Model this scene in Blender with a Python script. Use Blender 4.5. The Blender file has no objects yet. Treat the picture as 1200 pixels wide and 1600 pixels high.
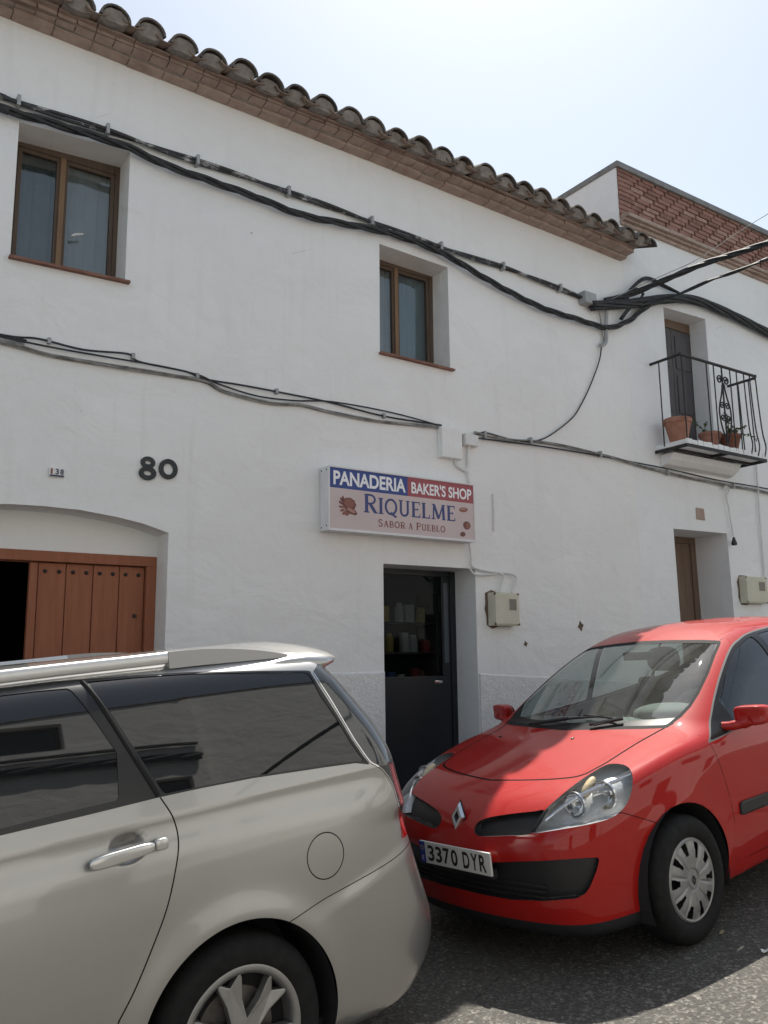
import bpy, bmesh, math, random
import numpy as np
from mathutils import Vector, Matrix, noise
from mathutils.geometry import delaunay_2d_cdt

random.seed(7)
rng = np.random.default_rng(7)
SC = bpy.context.scene
COL = SC.collection
R = math.radians

# ------------------------------------------------------------------ camera
# world: X along the facade, Y towards it (facade plane Y = 6), Z up, camera at the origin
YAW, PITCH, ROLL, FPX = R(34.13), R(9.80), R(-0.71), 1320.0
def cam_basis():
    f = np.array([math.sin(YAW)*math.cos(PITCH), math.cos(YAW)*math.cos(PITCH), math.sin(PITCH)])
    r = np.array([math.cos(YAW), -math.sin(YAW), 0.0])
    u = np.cross(r, f)
    return (math.cos(ROLL)*r + math.sin(ROLL)*u, -math.sin(ROLL)*r + math.cos(ROLL)*u, f)
CR, CU, CF = cam_basis()
cd = bpy.data.cameras.new('camera')
cam = bpy.data.objects.new('camera', cd); COL.objects.link(cam)
cd.sensor_fit = 'VERTICAL'; cd.sensor_height = 36.0; cd.lens = FPX/1600*36.0
cd.clip_start = 0.05; cd.clip_end = 2000
cam.matrix_world = Matrix(((CR[0], CU[0], -CF[0], 0), (CR[1], CU[1], -CF[1], 0), (CR[2], CU[2], -CF[2], 0), (0, 0, 0, 1)))
SC.camera = cam

# ------------------------------------------------------------------ sky, sun, exposure
SUN_AZ, SUN_EL = R(34.13 + 10), R(61.0)          # azimuth from +Y towards +X
w = bpy.data.worlds.new('World'); SC.world = w; w.use_nodes = True
nt = w.node_tree; nt.nodes.clear()
sky = nt.nodes.new('ShaderNodeTexSky'); sky.sky_type = 'NISHITA'; sky.sun_disc = False
sky.sun_elevation = SUN_EL; sky.sun_rotation = SUN_AZ
sky.air_density = 1.0; sky.dust_density = 0.9; sky.ozone_density = 1.0
bg = nt.nodes.new('ShaderNodeBackground'); bg.inputs['Strength'].default_value = 0.086
wo = nt.nodes.new('ShaderNodeOutputWorld')
hs = nt.nodes.new('ShaderNodeHueSaturation'); hs.inputs['Hue'].default_value = 0.488; hs.inputs['Saturation'].default_value = 0.55      # thin milky haze over the blue
nt.links.new(sky.outputs[0], hs.inputs['Color']); nt.links.new(hs.outputs[0], bg.inputs[0]); nt.links.new(bg.outputs[0], wo.inputs[0])
sd = bpy.data.lights.new('sun', 'SUN'); sd.energy = 4.0; sd.angle = R(0.5); sd.color = (1.0, 0.95, 0.87)
sun = bpy.data.objects.new('sun', sd); COL.objects.link(sun)
sdir = Vector((math.sin(SUN_AZ)*math.cos(SUN_EL), math.cos(SUN_AZ)*math.cos(SUN_EL), math.sin(SUN_EL)))
sun.rotation_euler = sdir.to_track_quat('Z', 'Y').to_euler(); sun.location = sdir*40
SC.view_settings.view_transform = 'Standard'; SC.view_settings.look = 'None'
SC.view_settings.exposure = 1.0; SC.view_settings.gamma = 1.0
SC.cycles.max_bounces = 8; SC.cycles.caustics_reflective = False; SC.cycles.caustics_refractive = False
SC.cycles.sample_clamp_indirect = 4.0
try:
    SC.cycles.use_denoising = True
except Exception:
    pass

# ------------------------------------------------------------------ tracing helpers
def ray(x, y):
    return (x-600)/FPX*CR - (y-800)/FPX*CU + CF
def W(x, y, Y=6.0):                     # pixel of the photograph -> point on the vertical plane Y
    d = ray(x, y); return d*(Y/d[1])
def onX(x, y, X):
    d = ray(x, y); return d*(X/d[0])
def onZ(x, y, Z):
    d = ray(x, y); return d*(Z/d[2])
def project(P):
    z = P@CF
    return np.stack([600+FPX*(P@CR)/z, 800-FPX*(P@CU)/z], -1)
SLOPE, CAMBER = 0.1035, -0.033
def gz(X, Y=2.8):
    return -1.394 + SLOPE*(X-3.74) + CAMBER*(Y-2.8)

# ------------------------------------------------------------------ materials
MATS = {}
def mat(name, base=(0.5, 0.5, 0.5), rough=0.6, metal=0.0, spec=0.5, coat=0.0, coat_rough=0.03, backdark=False, flake=0.0):
    if name in MATS: return MATS[name]
    m = bpy.data.materials.new(name); m.use_nodes = True; n = m.node_tree.nodes; l = m.node_tree.links
    b = n['Principled BSDF']
    b.inputs['Base Color'].default_value = (*base, 1); b.inputs['Roughness'].default_value = rough
    b.inputs['Metallic'].default_value = metal; b.inputs['Specular IOR Level'].default_value = spec
    b.inputs['Coat Weight'].default_value = coat; b.inputs['Coat Roughness'].default_value = coat_rough
    if backdark:
        g = n.new('ShaderNodeNewGeometry'); d = n.new('ShaderNodeBsdfDiffuse'); d.inputs[0].default_value = (0.02, 0.02, 0.02, 1)
        mx = n.new('ShaderNodeMixShader'); l.new(g.outputs['Backfacing'], mx.inputs[0]); l.new(b.outputs[0], mx.inputs[1]); l.new(d.outputs[0], mx.inputs[2])
        l.new(mx.outputs[0], n['Material Output'].inputs[0])
    MATS[name] = m
    return m
class NG:                                # small node-graph helper on a principled material
    def __init__(s, m): s.m = m; s.n = m.node_tree.nodes; s.l = m.node_tree.links; s.b = s.n['Principled BSDF']; s.tc = s.n.new('ShaderNodeTexCoord')
    def coord(s, scale=(1, 1, 1), rot=(0, 0, 0), kind='Object'):
        mp = s.n.new('ShaderNodeMapping'); mp.inputs['Scale'].default_value = scale; mp.inputs['Rotation'].default_value = rot
        s.l.new(s.tc.outputs[kind], mp.inputs[0]); return mp.outputs[0]
    def noise(s, v, scale, detail=4, rough=0.55, dist=0.0):
        t = s.n.new('ShaderNodeTexNoise'); t.inputs['Scale'].default_value = scale; t.inputs['Detail'].default_value = detail
        t.inputs['Roughness'].default_value = rough; t.inputs['Distortion'].default_value = dist
        s.l.new(v, t.inputs['Vector']); return t.outputs[0]
    def voro(s, v, scale, feat='F1'):
        t = s.n.new('ShaderNodeTexVoronoi'); t.feature = feat; t.inputs['Scale'].default_value = scale
        s.l.new(v, t.inputs['Vector']); return t
    def ramp(s, f, stops):
        t = s.n.new('ShaderNodeValToRGB'); e = t.color_ramp.elements
        while len(e) < len(stops): e.new(0.5)
        for el, (p, c) in zip(e, stops):
            el.position = p; el.color = (*c, 1) if len(c) == 3 else c
        s.l.new(f, t.inputs[0]); return t.outputs[0]
    def mix(s, f, a, b, mode='MIX'):
        t = s.n.new('ShaderNodeMix'); t.data_type = 'RGBA'; t.blend_type = mode
        for k, v in ((0, f), (6, a), (7, b)):
            if isinstance(v, (int, float)): t.inputs[k].default_value = v
            elif isinstance(v, tuple): t.inputs[k].default_value = (*v, 1)
            else: s.l.new(v, t.inputs[k])
        return t.outputs[2]
    def math(s, op, a, b=0.0):
        t = s.n.new('ShaderNodeMath'); t.operation = op
        for k, v in ((0, a), (1, b)):
            if isinstance(v, (int, float)): t.inputs[k].default_value = v
            else: s.l.new(v, t.inputs[k])
        return t.outputs[0]
    def bump(s, h, strength=0.3, dist=0.01, prev=None):
        t = s.n.new('ShaderNodeBump'); t.inputs['Strength'].default_value = strength; t.inputs['Distance'].default_value = dist
        s.l.new(h, t.inputs['Height'])
        if prev is not None: s.l.new(prev, t.inputs['Normal'])
        return t.outputs[0]
    def set(s, color=None, rough=None, normal=None):
        if color is not None: s.l.new(color, s.b.inputs['Base Color'])
        if rough is not None: s.l.new(rough, s.b.inputs['Roughness'])
        if normal is not None: s.l.new(normal, s.b.inputs['Normal'])
        return s.m

def plaster(name, base, rough_amt=0.25, grain=0.12, dirt=0.35):
    m = mat(name, base, 0.9, spec=0.15); g = NG(m); v = g.coord()
    big = g.noise(v, 0.55, 5, 0.6); mid = g.noise(v, 4.0, 6, 0.65); fine = g.noise(v, 60, 3, 0.6)
    streak = g.noise(g.coord((5.0, 5.0, 0.35)), 1.6, 5, 0.6)
    c1 = g.mix(g.ramp(big, [(0.3, (0, 0, 0)), (0.7, (1, 1, 1))]), tuple(x*0.93 for x in base), base)
    c2 = g.mix(g.ramp(streak, [(0.56, (0, 0, 0)), (0.85, (dirt, dirt, dirt))]), c1, (base[0]*0.72, base[1]*0.70, base[2]*0.66))
    spots = g.voro(g.coord(), 2.3); rad = g.ramp(spots.outputs['Distance'], [(0.012, (1, 1, 1)), (0.03, (0, 0, 0))])
    keep = g.ramp(g.noise(v, 1.1, 2), [(0.48, (0, 0, 0)), (0.55, (0.8, 0.8, 0.8))])
    c3 = g.mix(g.mix(1.0, rad, keep, 'MULTIPLY'), c2, (0.22, 0.18, 0.15))
    warp = g.mix(0.12, v, g.n.new('ShaderNodeTexNoise').outputs['Color']) if False else v
    vor = g.voro(g.coord((1, 1, 1), (0.2, 0.1, 0.35)), 0.75, 'DISTANCE_TO_EDGE')
    hair = g.ramp(vor.outputs['Distance'], [(0.0, (1, 1, 1)), (0.0035, (0, 0, 0))])
    some = g.ramp(g.noise(v, 1.7, 5, 0.7), [(0.60, (0, 0, 0)), (0.66, (0.5, 0.5, 0.5))])
    c3 = g.mix(g.math('MULTIPLY', hair, some), c3, (0.42, 0.40, 0.37))
    patch = g.ramp(g.noise(g.coord((1, 1, 1.3)), 0.9, 7, 0.7, 0.6), [(0.50, (0, 0, 0)), (0.53, (0.30, 0.30, 0.30))])
    c3 = g.mix(patch, c3, tuple(x*0.90 for x in base))
    n0 = g.bump(g.noise(g.coord((1.0, 1.0, 1.6)), 1.8, 4, 0.55, 0.5), 0.55, 0.05)
    n1 = g.bump(mid, rough_amt*1.3, 0.03, n0); n2 = g.bump(fine, grain, 0.004, n1)
    return g.set(c3, None, n2)

M_plaster = plaster('plaster_white', (0.86, 0.86, 0.845))
M_plaster_right = plaster('plaster_white_right', (0.85, 0.86, 0.86))
def roughcast():
    m = mat('plinth_roughcast', (0.72, 0.72, 0.73), 0.95, spec=0.1); g = NG(m); v = g.coord()
    a = g.noise(v, 26, 5, 0.7); b = g.voro(v, 38).outputs['Distance']
    n1 = g.bump(a, 0.5, 0.03); n2 = g.bump(b, 0.35, 0.012, n1)
    c = g.ramp(g.noise(v, 9, 5, 0.7), [(0.3, (0.76, 0.76, 0.75)), (0.7, (0.86, 0.86, 0.85))])
    return g.set(c, None, n2)
M_plinth = roughcast()
def wood(name, c0, c1, scale=1.0, axis=(14, 14, 1.2)):
    m = mat(name, c0, 0.6, spec=0.3); g = NG(m); v = g.coord(tuple(a*scale for a in axis))
    n = g.noise(v, 2.2, 6, 0.65, 0.4); f = g.noise(g.coord(tuple(a*6*scale for a in axis)), 1.5, 4)
    c = g.mix(g.ramp(n, [(0.25, (0, 0, 0)), (0.75, (1, 1, 1))]), c0, c1)
    return g.set(c, g.ramp(f, [(0, (0.45,)*3), (1, (0.75,)*3)]), g.bump(n, 0.15, 0.004))
M_doorwood = wood('door_wood', (0.26, 0.090, 0.045), (0.36, 0.14, 0.075))
M_winwood = wood('window_wood', (0.085, 0.060, 0.045), (0.14, 0.098, 0.070))
M_oldwood = wood('old_door_wood', (0.13, 0.085, 0.06), (0.21, 0.15, 0.11))
M_baldoor = wood('balcony_door_wood', (0.075, 0.07, 0.075), (0.13, 0.12, 0.125))
def noisy(name, c0, c1, scale=8, rough=0.85, bump=0.3, dist=0.01, metal=0.0):
    m = mat(name, c0, rough, metal, spec=0.25); g = NG(m); v = g.coord()
    n = g.noise(v, scale, 6, 0.65)
    return g.set(g.ramp(n, [(0.3, c0), (0.7, c1)]), None, g.bump(n, bump, dist))
M_tile = noisy('roof_tile', (0.16, 0.115, 0.09), (0.34, 0.255, 0.20), 5, 0.9, 0.5, 0.01)
M_tiledark = noisy('roof_tile_weathered', (0.06, 0.056, 0.052), (0.23, 0.195, 0.165), 6, 0.95, 0.6, 0.012)
M_mortar = noisy('mortar', (0.17, 0.15, 0.135), (0.33, 0.29, 0.26), 14, 0.95, 0.6, 0.01)
M_cornice = noisy('cornice_brick', (0.30, 0.215, 0.18), (0.47, 0.37, 0.315), 6, 0.9, 0.4, 0.01)
M_brick = noisy('parapet_brick', (0.24, 0.125, 0.10), (0.36, 0.205, 0.165), 9, 0.9, 0.4, 0.006)
M_brick2 = noisy('parapet_brick_dark', (0.19, 0.10, 0.08), (0.29, 0.16, 0.13), 9, 0.9, 0.4, 0.006)
M_brick3 = noisy('parapet_brick_pale', (0.30, 0.18, 0.14), (0.42, 0.28, 0.225), 9, 0.9, 0.4, 0.006)
M_brickback = noisy('parapet_mortar', (0.20, 0.10, 0.085), (0.30, 0.17, 0.14), 12, 0.95, 0.4, 0.006)
M_coping = noisy('coping_stone', (0.17, 0.17, 0.17), (0.28, 0.28, 0.28), 10, 0.9, 0.3)
M_iron = noisy('wrought_iron', (0.022, 0.022, 0.024), (0.05, 0.048, 0.046), 20, 0.55, 0.2, 0.003)
M_cable = noisy('black_cable', (0.02, 0.022, 0.025), (0.055, 0.058, 0.06), 18, 0.6, 0.1, 0.003)
def cable_painted():
    m = mat('cable_with_whitewash', (0.06, 0.06, 0.06), 0.8, spec=0.2); g = NG(m); v = g.coord()
    n = g.noise(v, 7, 5, 0.7)
    return g.set(g.ramp(n, [(0.53, (0.06, 0.062, 0.065)), (0.62, (0.42, 0.42, 0.41))]))
M_cablew = cable_painted()
M_cablegrey = noisy('grey_cable', (0.10, 0.10, 0.095), (0.42, 0.41, 0.39), 9, 0.8, 0.1, 0.003)
M_greyplastic = noisy('grey_plastic', (0.30, 0.31, 0.31), (0.40, 0.41, 0.41), 6, 0.5, 0.05)
M_whiteplastic = noisy('white_plastic', (0.66, 0.66, 0.64), (0.75, 0.75, 0.73), 5, 0.5, 0.05)
M_cream = noisy('cream_plastic', (0.55, 0.53, 0.42), (0.64, 0.62, 0.51), 5, 0.5, 0.08)
M_brown = noisy('brown_grime', (0.10, 0.07, 0.05), (0.22, 0.16, 0.11), 30, 0.95, 0.5)
M_terra = noisy('terracotta', (0.27, 0.125, 0.085), (0.42, 0.22, 0.16), 10, 0.85, 0.2)
M_sill = noisy('sill_tile', (0.17, 0.08, 0.06), (0.28, 0.15, 0.11), 9, 0.7, 0.3)
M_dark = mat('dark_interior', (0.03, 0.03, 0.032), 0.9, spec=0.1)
M_black = mat('black_plastic', (0.018, 0.018, 0.02), 0.45)
M_blackgloss = mat('black_gloss', (0.012, 0.013, 0.015), 0.08)
M_rubber = noisy('rubber', (0.008, 0.008, 0.009), (0.018, 0.018, 0.018), 25, 0.8, 0.15, 0.004)
M_chrome = mat('chrome', (0.75, 0.75, 0.76), 0.12, 1.0)
M_reflector = mat('lamp_reflector', (0.72, 0.73, 0.74), 0.16, 1.0)
M_alloy = noisy('alloy', (0.30, 0.30, 0.295), (0.38, 0.38, 0.375), 12, 0.35, 0.03, 0.002, 0.75)
M_cap = noisy('wheel_cover_plastic', (0.24, 0.24, 0.24), (0.36, 0.36, 0.355), 9, 0.42, 0.05, 0.003, 0.4)
M_numgrey = noisy('number_grey', (0.035, 0.04, 0.04), (0.07, 0.075, 0.075), 20, 0.7, 0.1)
def glassmat(name, tint=(0.8, 0.85, 0.85), ior=1.5, dust=0.0):
    if name in MATS: return MATS[name]
    m = bpy.data.materials.new(name); m.use_nodes = True; n = m.node_tree.nodes; l = m.node_tree.links
    n.remove(n['Principled BSDF'])
    t = n.new('ShaderNodeBsdfTransparent'); t.inputs[0].default_value = (*tint, 1)
    gl = n.new('ShaderNodeBsdfGlossy'); gl.inputs['Roughness'].default_value = 0.015; gl.inputs[0].default_value = (1, 1, 1, 1)
    ge = n.new('ShaderNodeNewGeometry'); dp = n.new('ShaderNodeVectorMath'); dp.operation = 'DOT_PRODUCT'
    l.new(ge.outputs['Normal'], dp.inputs[0]); l.new(ge.outputs['Incoming'], dp.inputs[1])
    def mth(op, a, b=0.0):
        t_ = n.new('ShaderNodeMath'); t_.operation = op
        for k, v in ((0, a), (1, b)):
            if isinstance(v, (int, float)): t_.inputs[k].default_value = v
            else: l.new(v, t_.inputs[k])
        return t_.outputs[0]
    r0 = ((ior-1)/(ior+1))**2*1.7                         # Schlick, both faces of the pane, the same from either side
    fres = mth('ADD', r0, mth('MULTIPLY', 1-r0, mth('POWER', mth('SUBTRACT', 1.0, mth('ABSOLUTE', dp.outputs['Value'])), 5.0)))
    mx = n.new('ShaderNodeMixShader'); l.new(fres, mx.inputs[0]); l.new(t.outputs[0], mx.inputs[1]); l.new(gl.outputs[0], mx.inputs[2])
    out = mx.outputs[0]
    if dust:
        tc = n.new('ShaderNodeTexCoord'); no = n.new('ShaderNodeTexNoise'); no.inputs['Scale'].default_value = 5; no.inputs['Detail'].default_value = 8; l.new(tc.outputs['Object'], no.inputs['Vector'])
        mr = n.new('ShaderNodeMapRange'); mr.inputs[1].default_value = 0.3; mr.inputs[2].default_value = 0.75; mr.inputs[3].default_value = dust*0.5; mr.inputs[4].default_value = dust*1.5; l.new(no.outputs[0], mr.inputs[0])
        df = n.new('ShaderNodeBsdfDiffuse'); df.inputs[0].default_value = (0.55, 0.57, 0.53, 1); m2 = n.new('ShaderNodeMixShader')
        l.new(mr.outputs[0], m2.inputs[0]); l.new(out, m2.inputs[1]); l.new(df.outputs[0], m2.inputs[2]); out = m2.outputs[0]
    l.new(out, n['Material Output'].inputs[0]); MATS[name] = m
    return m
M_glass = glassmat('window_glass', (0.80, 0.84, 0.84), 1.52)
M_windscreen = glassmat('windscreen_glass', (0.70, 0.80, 0.76), 1.6, 0.07)
M_lens = glassmat('lamp_lens', (0.93, 0.94, 0.95), 1.35)
M_sideglass = glassmat('tinted_side_glass', (0.55, 0.60, 0.60), 1.6)
M_privacy = mat('privacy_glass', (0.010, 0.011, 0.012), 0.02, spec=0.75)
def asphalt():
    m = mat('asphalt', (0.12, 0.115, 0.105), 0.92, spec=0.25); g = NG(m); v = g.coord()
    ag = g.voro(v, 75); a = g.noise(v, 45, 5, 0.7); b = g.noise(v, 1.2, 5, 0.6); c = g.noise(v, 8, 5, 0.6)
    stones = g.ramp(ag.outputs['Color'], [(0.2, (0.06, 0.057, 0.052)), (0.6, (0.125, 0.118, 0.106)), (0.95, (0.34, 0.32, 0.285))])
    c1 = g.mix(g.ramp(a, [(0.35, (0, 0, 0)), (0.65, (1, 1, 1))]), (0.06, 0.057, 0.052), stones)
    c2 = g.mix(g.ramp(b, [(0.3, (0, 0, 0)), (0.7, (0.40,)*3)]), c1, (0.13, 0.122, 0.107))
    cr = g.voro(g.coord(), 0.9, 'DISTANCE_TO_EDGE')
    crv = g.n.new('ShaderNodeMix')
    crack = g.ramp(cr.outputs['Distance'], [(0.0, (1, 1, 1)), (0.006, (0, 0, 0))])
    c3 = g.mix(g.math('MULTIPLY', crack, g.ramp(c, [(0.5, (0, 0, 0)), (0.58, (0.8,)*3)])), c2, (0.03, 0.03, 0.03))
    n1 = g.bump(ag.outputs['Distance'], 0.55, 0.006); n2 = g.bump(a, 0.4, 0.008, n1)
    return g.set(c3, None, n2)
M_asphalt = asphalt()
M_pave = noisy('pavement_concrete', (0.26, 0.25, 0.24), (0.38, 0.37, 0.35), 10, 0.9, 0.3)
M_kerb = noisy('kerb_stone', (0.28, 0.275, 0.27), (0.42, 0.41, 0.40), 14, 0.9, 0.3)
M_screen = noisy('window_screen', (0.25, 0.245, 0.24), (0.29, 0.285, 0.28), 30, 0.8, 0.1)
M_bluepane = mat('blue_grey_pane', (0.09, 0.115, 0.135), 0.06)
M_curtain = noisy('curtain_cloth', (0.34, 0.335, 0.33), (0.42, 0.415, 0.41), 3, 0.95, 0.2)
M_veilpane = noisy('veil_grey_backing', (0.13, 0.135, 0.14), (0.18, 0.185, 0.19), 4, 0.95, 0.2)  # lens glare veil put into the grey of a cloth added behind the pane
M_skypane = noisy('sky_reflection_backing', (0.15, 0.20, 0.23), (0.20, 0.25, 0.28), 4, 0.95, 0.2)  # the pane's sky reflection, painted as an added bluish cloth
M_leaf = noisy('leaf_green', (0.05, 0.08, 0.035), (0.10, 0.14, 0.06), 10, 0.7, 0.2)
M_soil = noisy('soil', (0.04, 0.03, 0.022), (0.08, 0.06, 0.045), 30, 0.95, 0.6)

# ------------------------------------------------------------------ mesh builder
class MB:
    def __init__(s): s.v = []; s.f = []; s.mi = []; s.cur = 0
    def add(s, vs, fs):
        o = len(s.v); s.v += [tuple(map(float, p)) for p in vs]
        for f in fs: s.f.append(tuple(o+i for i in f)); s.mi.append(s.cur)
        return s
    def box(s, x0, x1, y0, y1, z0, z1):
        return s.hexa([(x0, y0, z0), (x1, y0, z0), (x1, y1, z0), (x0, y1, z0), (x0, y0, z1), (x1, y0, z1), (x1, y1, z1), (x0, y1, z1)])
    def hexa(s, p):
        return s.add(p, [(0, 3, 2, 1), (4, 5, 6, 7), (0, 1, 5, 4), (1, 2, 6, 5), (2, 3, 7, 6), (3, 0, 4, 7)])
    def plate(s, poly, d):                    # planar 3D polygon (CCW seen from -d side) swept along vector d
        n = len(poly); P = [np.array(p, float) for p in poly]; d = np.array(d, float)
        vs = P + [p+d for p in P]
        return s.add(vs, [tuple(range(n)), tuple(range(2*n-1, n-1, -1))] + [(i, i+n, (i+1) % n+n, (i+1) % n) for i in range(n)])
    def tube(s, pts, r, n=6, closed=False, caps=True):
        P = [np.array(p, float) for p in pts]; m = len(P)
        rr = r if hasattr(r, '__len__') else [r]*m
        up = np.array([0.13, 0.21, 0.97]); rings = []
        for i in range(m):
            a = P[(i-1) % m] if (closed or i > 0) else P[i]; b = P[(i+1) % m] if (closed or i < m-1) else P[i]
            t = b-a; t = t/(np.linalg.norm(t)+1e-12)
            e1 = np.cross(t, up); ln = np.linalg.norm(e1)
            if ln < 0.05: e1 = np.cross(t, np.array([1.0, 0, 0])); ln = np.linalg.norm(e1)
            e1 /= ln; e2 = np.cross(t, e1)
            rings.append([P[i]+rr[i]*(math.cos(k*2*math.pi/n)*e1+math.sin(k*2*math.pi/n)*e2) for k in range(n)])
        vs = [q for rg in rings for q in rg]; fs = []
        for i in range(m if closed else m-1):
            j = (i+1) % m
            for k in range(n): fs.append((i*n+k, i*n+(k+1) % n, j*n+(k+1) % n, j*n+k))
        if caps and not closed:
            fs.append(tuple(range(n-1, -1, -1))); fs.append(tuple((m-1)*n+k for k in range(n)))
        return s.add(vs, fs)
    def lathe(s, prof, origin=(0, 0, 0), axis='Z', n=32, ang=2*math.pi):
        full = abs(ang-2*math.pi) < 1e-6; m = len(prof); vs = []; fs = []
        cnt = n if full else n+1
        for k in range(cnt):
            a = ang*k/n; c, sn = math.cos(a), math.sin(a)
            for (r, h) in prof:
                if axis == 'Z': q = (r*c, r*sn, h)
                elif axis == 'Y': q = (r*c, h, r*sn)
                else: q = (h, r*c, r*sn)
                vs.append((q[0]+origin[0], q[1]+origin[1], q[2]+origin[2]))
        for k in range(n):
            k2 = (k+1) % cnt
            for i in range(m-1): fs.append((k*m+i, k2*m+i, k2*m+i+1, k*m+i+1))
        return s.add(vs, fs)
    def build(s, name, mats, parent=None, smooth=False, bevel=0.0, origin=None, local=False, fixn=True, angle=35, seg=2):
        me = bpy.data.meshes.new(name)
        off = np.zeros(3)
        if parent is not None and not local:
            rt = parent
            while rt.parent is not None: rt = rt.parent
            off = np.array(rt.location)
        if origin is not None: off = np.array(origin, float)
        me.from_pydata([tuple(np.array(p)-off) for p in s.v], [], s.f)
        if not isinstance(mats, (list, tuple)): mats = [mats]
        for m in mats: me.materials.append(m)
        for p, i in zip(me.polygons, s.mi): p.material_index = i
        bm = bmesh.new(); bm.from_mesh(me)
        bmesh.ops.remove_doubles(bm, verts=bm.verts, dist=1e-6)
        if fixn: bmesh.ops.recalc_face_normals(bm, faces=bm.faces)
        if bevel > 0:
            es = [e for e in bm.edges if len(e.link_faces) == 2 and e.calc_face_angle(0) > R(angle)]
            bmesh.ops.bevel(bm, geom=es, offset=bevel, segments=seg, affect='EDGES', clamp_overlap=True, profile=0.7)
        if smooth:
            for f in bm.faces: f.smooth = True
            for e in bm.edges:
                if len(e.link_faces) == 2 and e.calc_face_angle(0) > R(angle): e.smooth = False
        bm.to_mesh(me); bm.free(); me.update()
        o = bpy.data.objects.new(name, me); COL.objects.link(o)
        if parent is not None: o.parent = parent
        if origin is not None: o.location = origin
        return o

def tag(o, label=None, cat=None, group=None, kind=None):
    if label: o['label'] = label
    if cat: o['category'] = cat
    if group: o['group'] = group
    if kind: o['kind'] = kind
    return o
def thing(name, label, cat, loc=(0, 0, 0), group=None):
    o = bpy.data.objects.new(name, None); COL.objects.link(o); o.location = loc; o.empty_display_size = 0.2
    return tag(o, label, cat, group)
def text_mesh(txt, size, bold=0.0, extrude=0.002):
    c = bpy.data.curves.new('txt', 'FONT'); c.body = txt; c.size = size; c.extrude = extrude; c.offset = bold; c.resolution_u = 6
    o = bpy.data.objects.new('txt', c); COL.objects.link(o)
    dg = bpy.context.evaluated_depsgraph_get(); me = bpy.data.meshes.new_from_object(o.evaluated_get(dg))
    vs = [tuple(v.co) for v in me.vertices]; fs = [tuple(p.vertices) for p in me.polygons]
    bpy.data.objects.remove(o); bpy.data.curves.remove(c); bpy.data.meshes.remove(me)
    return np.array(vs), fs
def frame_map(vs, o, ex, ey, ez):
    return [np.array(o)+v[0]*np.array(ex)+v[1]*np.array(ey)+v[2]*np.array(ez) for v in vs]
def fit_text(mb, txt, o, ex, ey, ez, wdt, hgt, bold=0.0, extrude=0.002):
    """flat lettering filling a width x height box whose lower left corner is o"""
    vs, fs = text_mesh(txt, 1.0, bold, 0.0)
    lo = vs.min(0); hi = vs.max(0)
    vs = (vs-lo)/np.maximum(hi-lo, 1e-6)*np.array([wdt, hgt, 0])
    mb.add(frame_map(vs, np.array(o)+np.array(ez)*extrude, ex, ey, ez), fs)
def spline(pts, n=8):
    P = np.array(pts, float); P = np.vstack([2*P[0]-P[1], P, 2*P[-1]-P[-2]]); out = []
    for i in range(1, len(P)-2):
        for k in range(n):
            t = k/n; out.append(0.5*((2*P[i])+(-P[i-1]+P[i+1])*t+(2*P[i-1]-5*P[i]+4*P[i+1]-P[i+2])*t*t+(-P[i-1]+3*P[i]-3*P[i+1]+P[i+2])*t**3))
    out.append(P[-2]); return out
# ------------------------------------------------------------------ street
def sheet(name, x0, x1, y0, y1, dz, m, nx=2, ny=2):
    mb = MB()
    xs = np.linspace(x0, x1, nx); ys = np.linspace(y0, y1, ny)
    vs = [(x, y, gz(x, y)+dz) for y in ys for x in xs]
    fs = [(j*nx+i, j*nx+i+1, (j+1)*nx+i+1, (j+1)*nx+i) for j in range(ny-1) for i in range(nx-1)]
    mb.add(vs, fs); return tag(mb.build(name, m), kind='structure')
sheet('ground', -220, 260, -220, 260, -0.06, noisy('dry_ground', (0.20, 0.18, 0.14), (0.30, 0.27, 0.22), 3))
sheet('road', -40, 45, -3.0, 4.78, 0.0, M_asphalt, 60, 12)
def strip(name, y0, y1, m, top=0.13, bev=0.0):
    mb = MB(); n = 30; xs = np.linspace(-40, 45, n)
    for a, b in zip(xs[:-1], xs[1:]):
        p = [(x, y, gz(x, 4.8)+z) for z in (-0.1, top) for (x, y) in ((a, y0), (b, y0), (b, y1), (a, y1))]
        mb.hexa(p)
    return tag(mb.build(name, m), kind='structure')
strip('kerb', 4.80, 4.93, M_kerb, 0.132)
strip('pavement', 4.932, 5.995, M_pave, 0.128)
# tarmac patch seam on the road
mbp = MB(); seam = spline([(2.0, 2.05, 0), (2.5, 2.0, 0), (3.1, 1.86, 0), (3.35, 1.95, 0), (3.9, 2.1, 0)], 6)
for a, b in zip(seam[:-1], seam[1:]):
    q = [(a[0], a[1]), (b[0], b[1]), (b[0], b[1]+0.014), (a[0], a[1]+0.014)]
    mbp.add([(x, y, gz(x, y)+0.004) for x, y in q], [(0, 1, 2, 3)])
tag(mbp.build('road_seam', mat('tar', (0.02, 0.02, 0.02), 0.7)), kind='structure')
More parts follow.
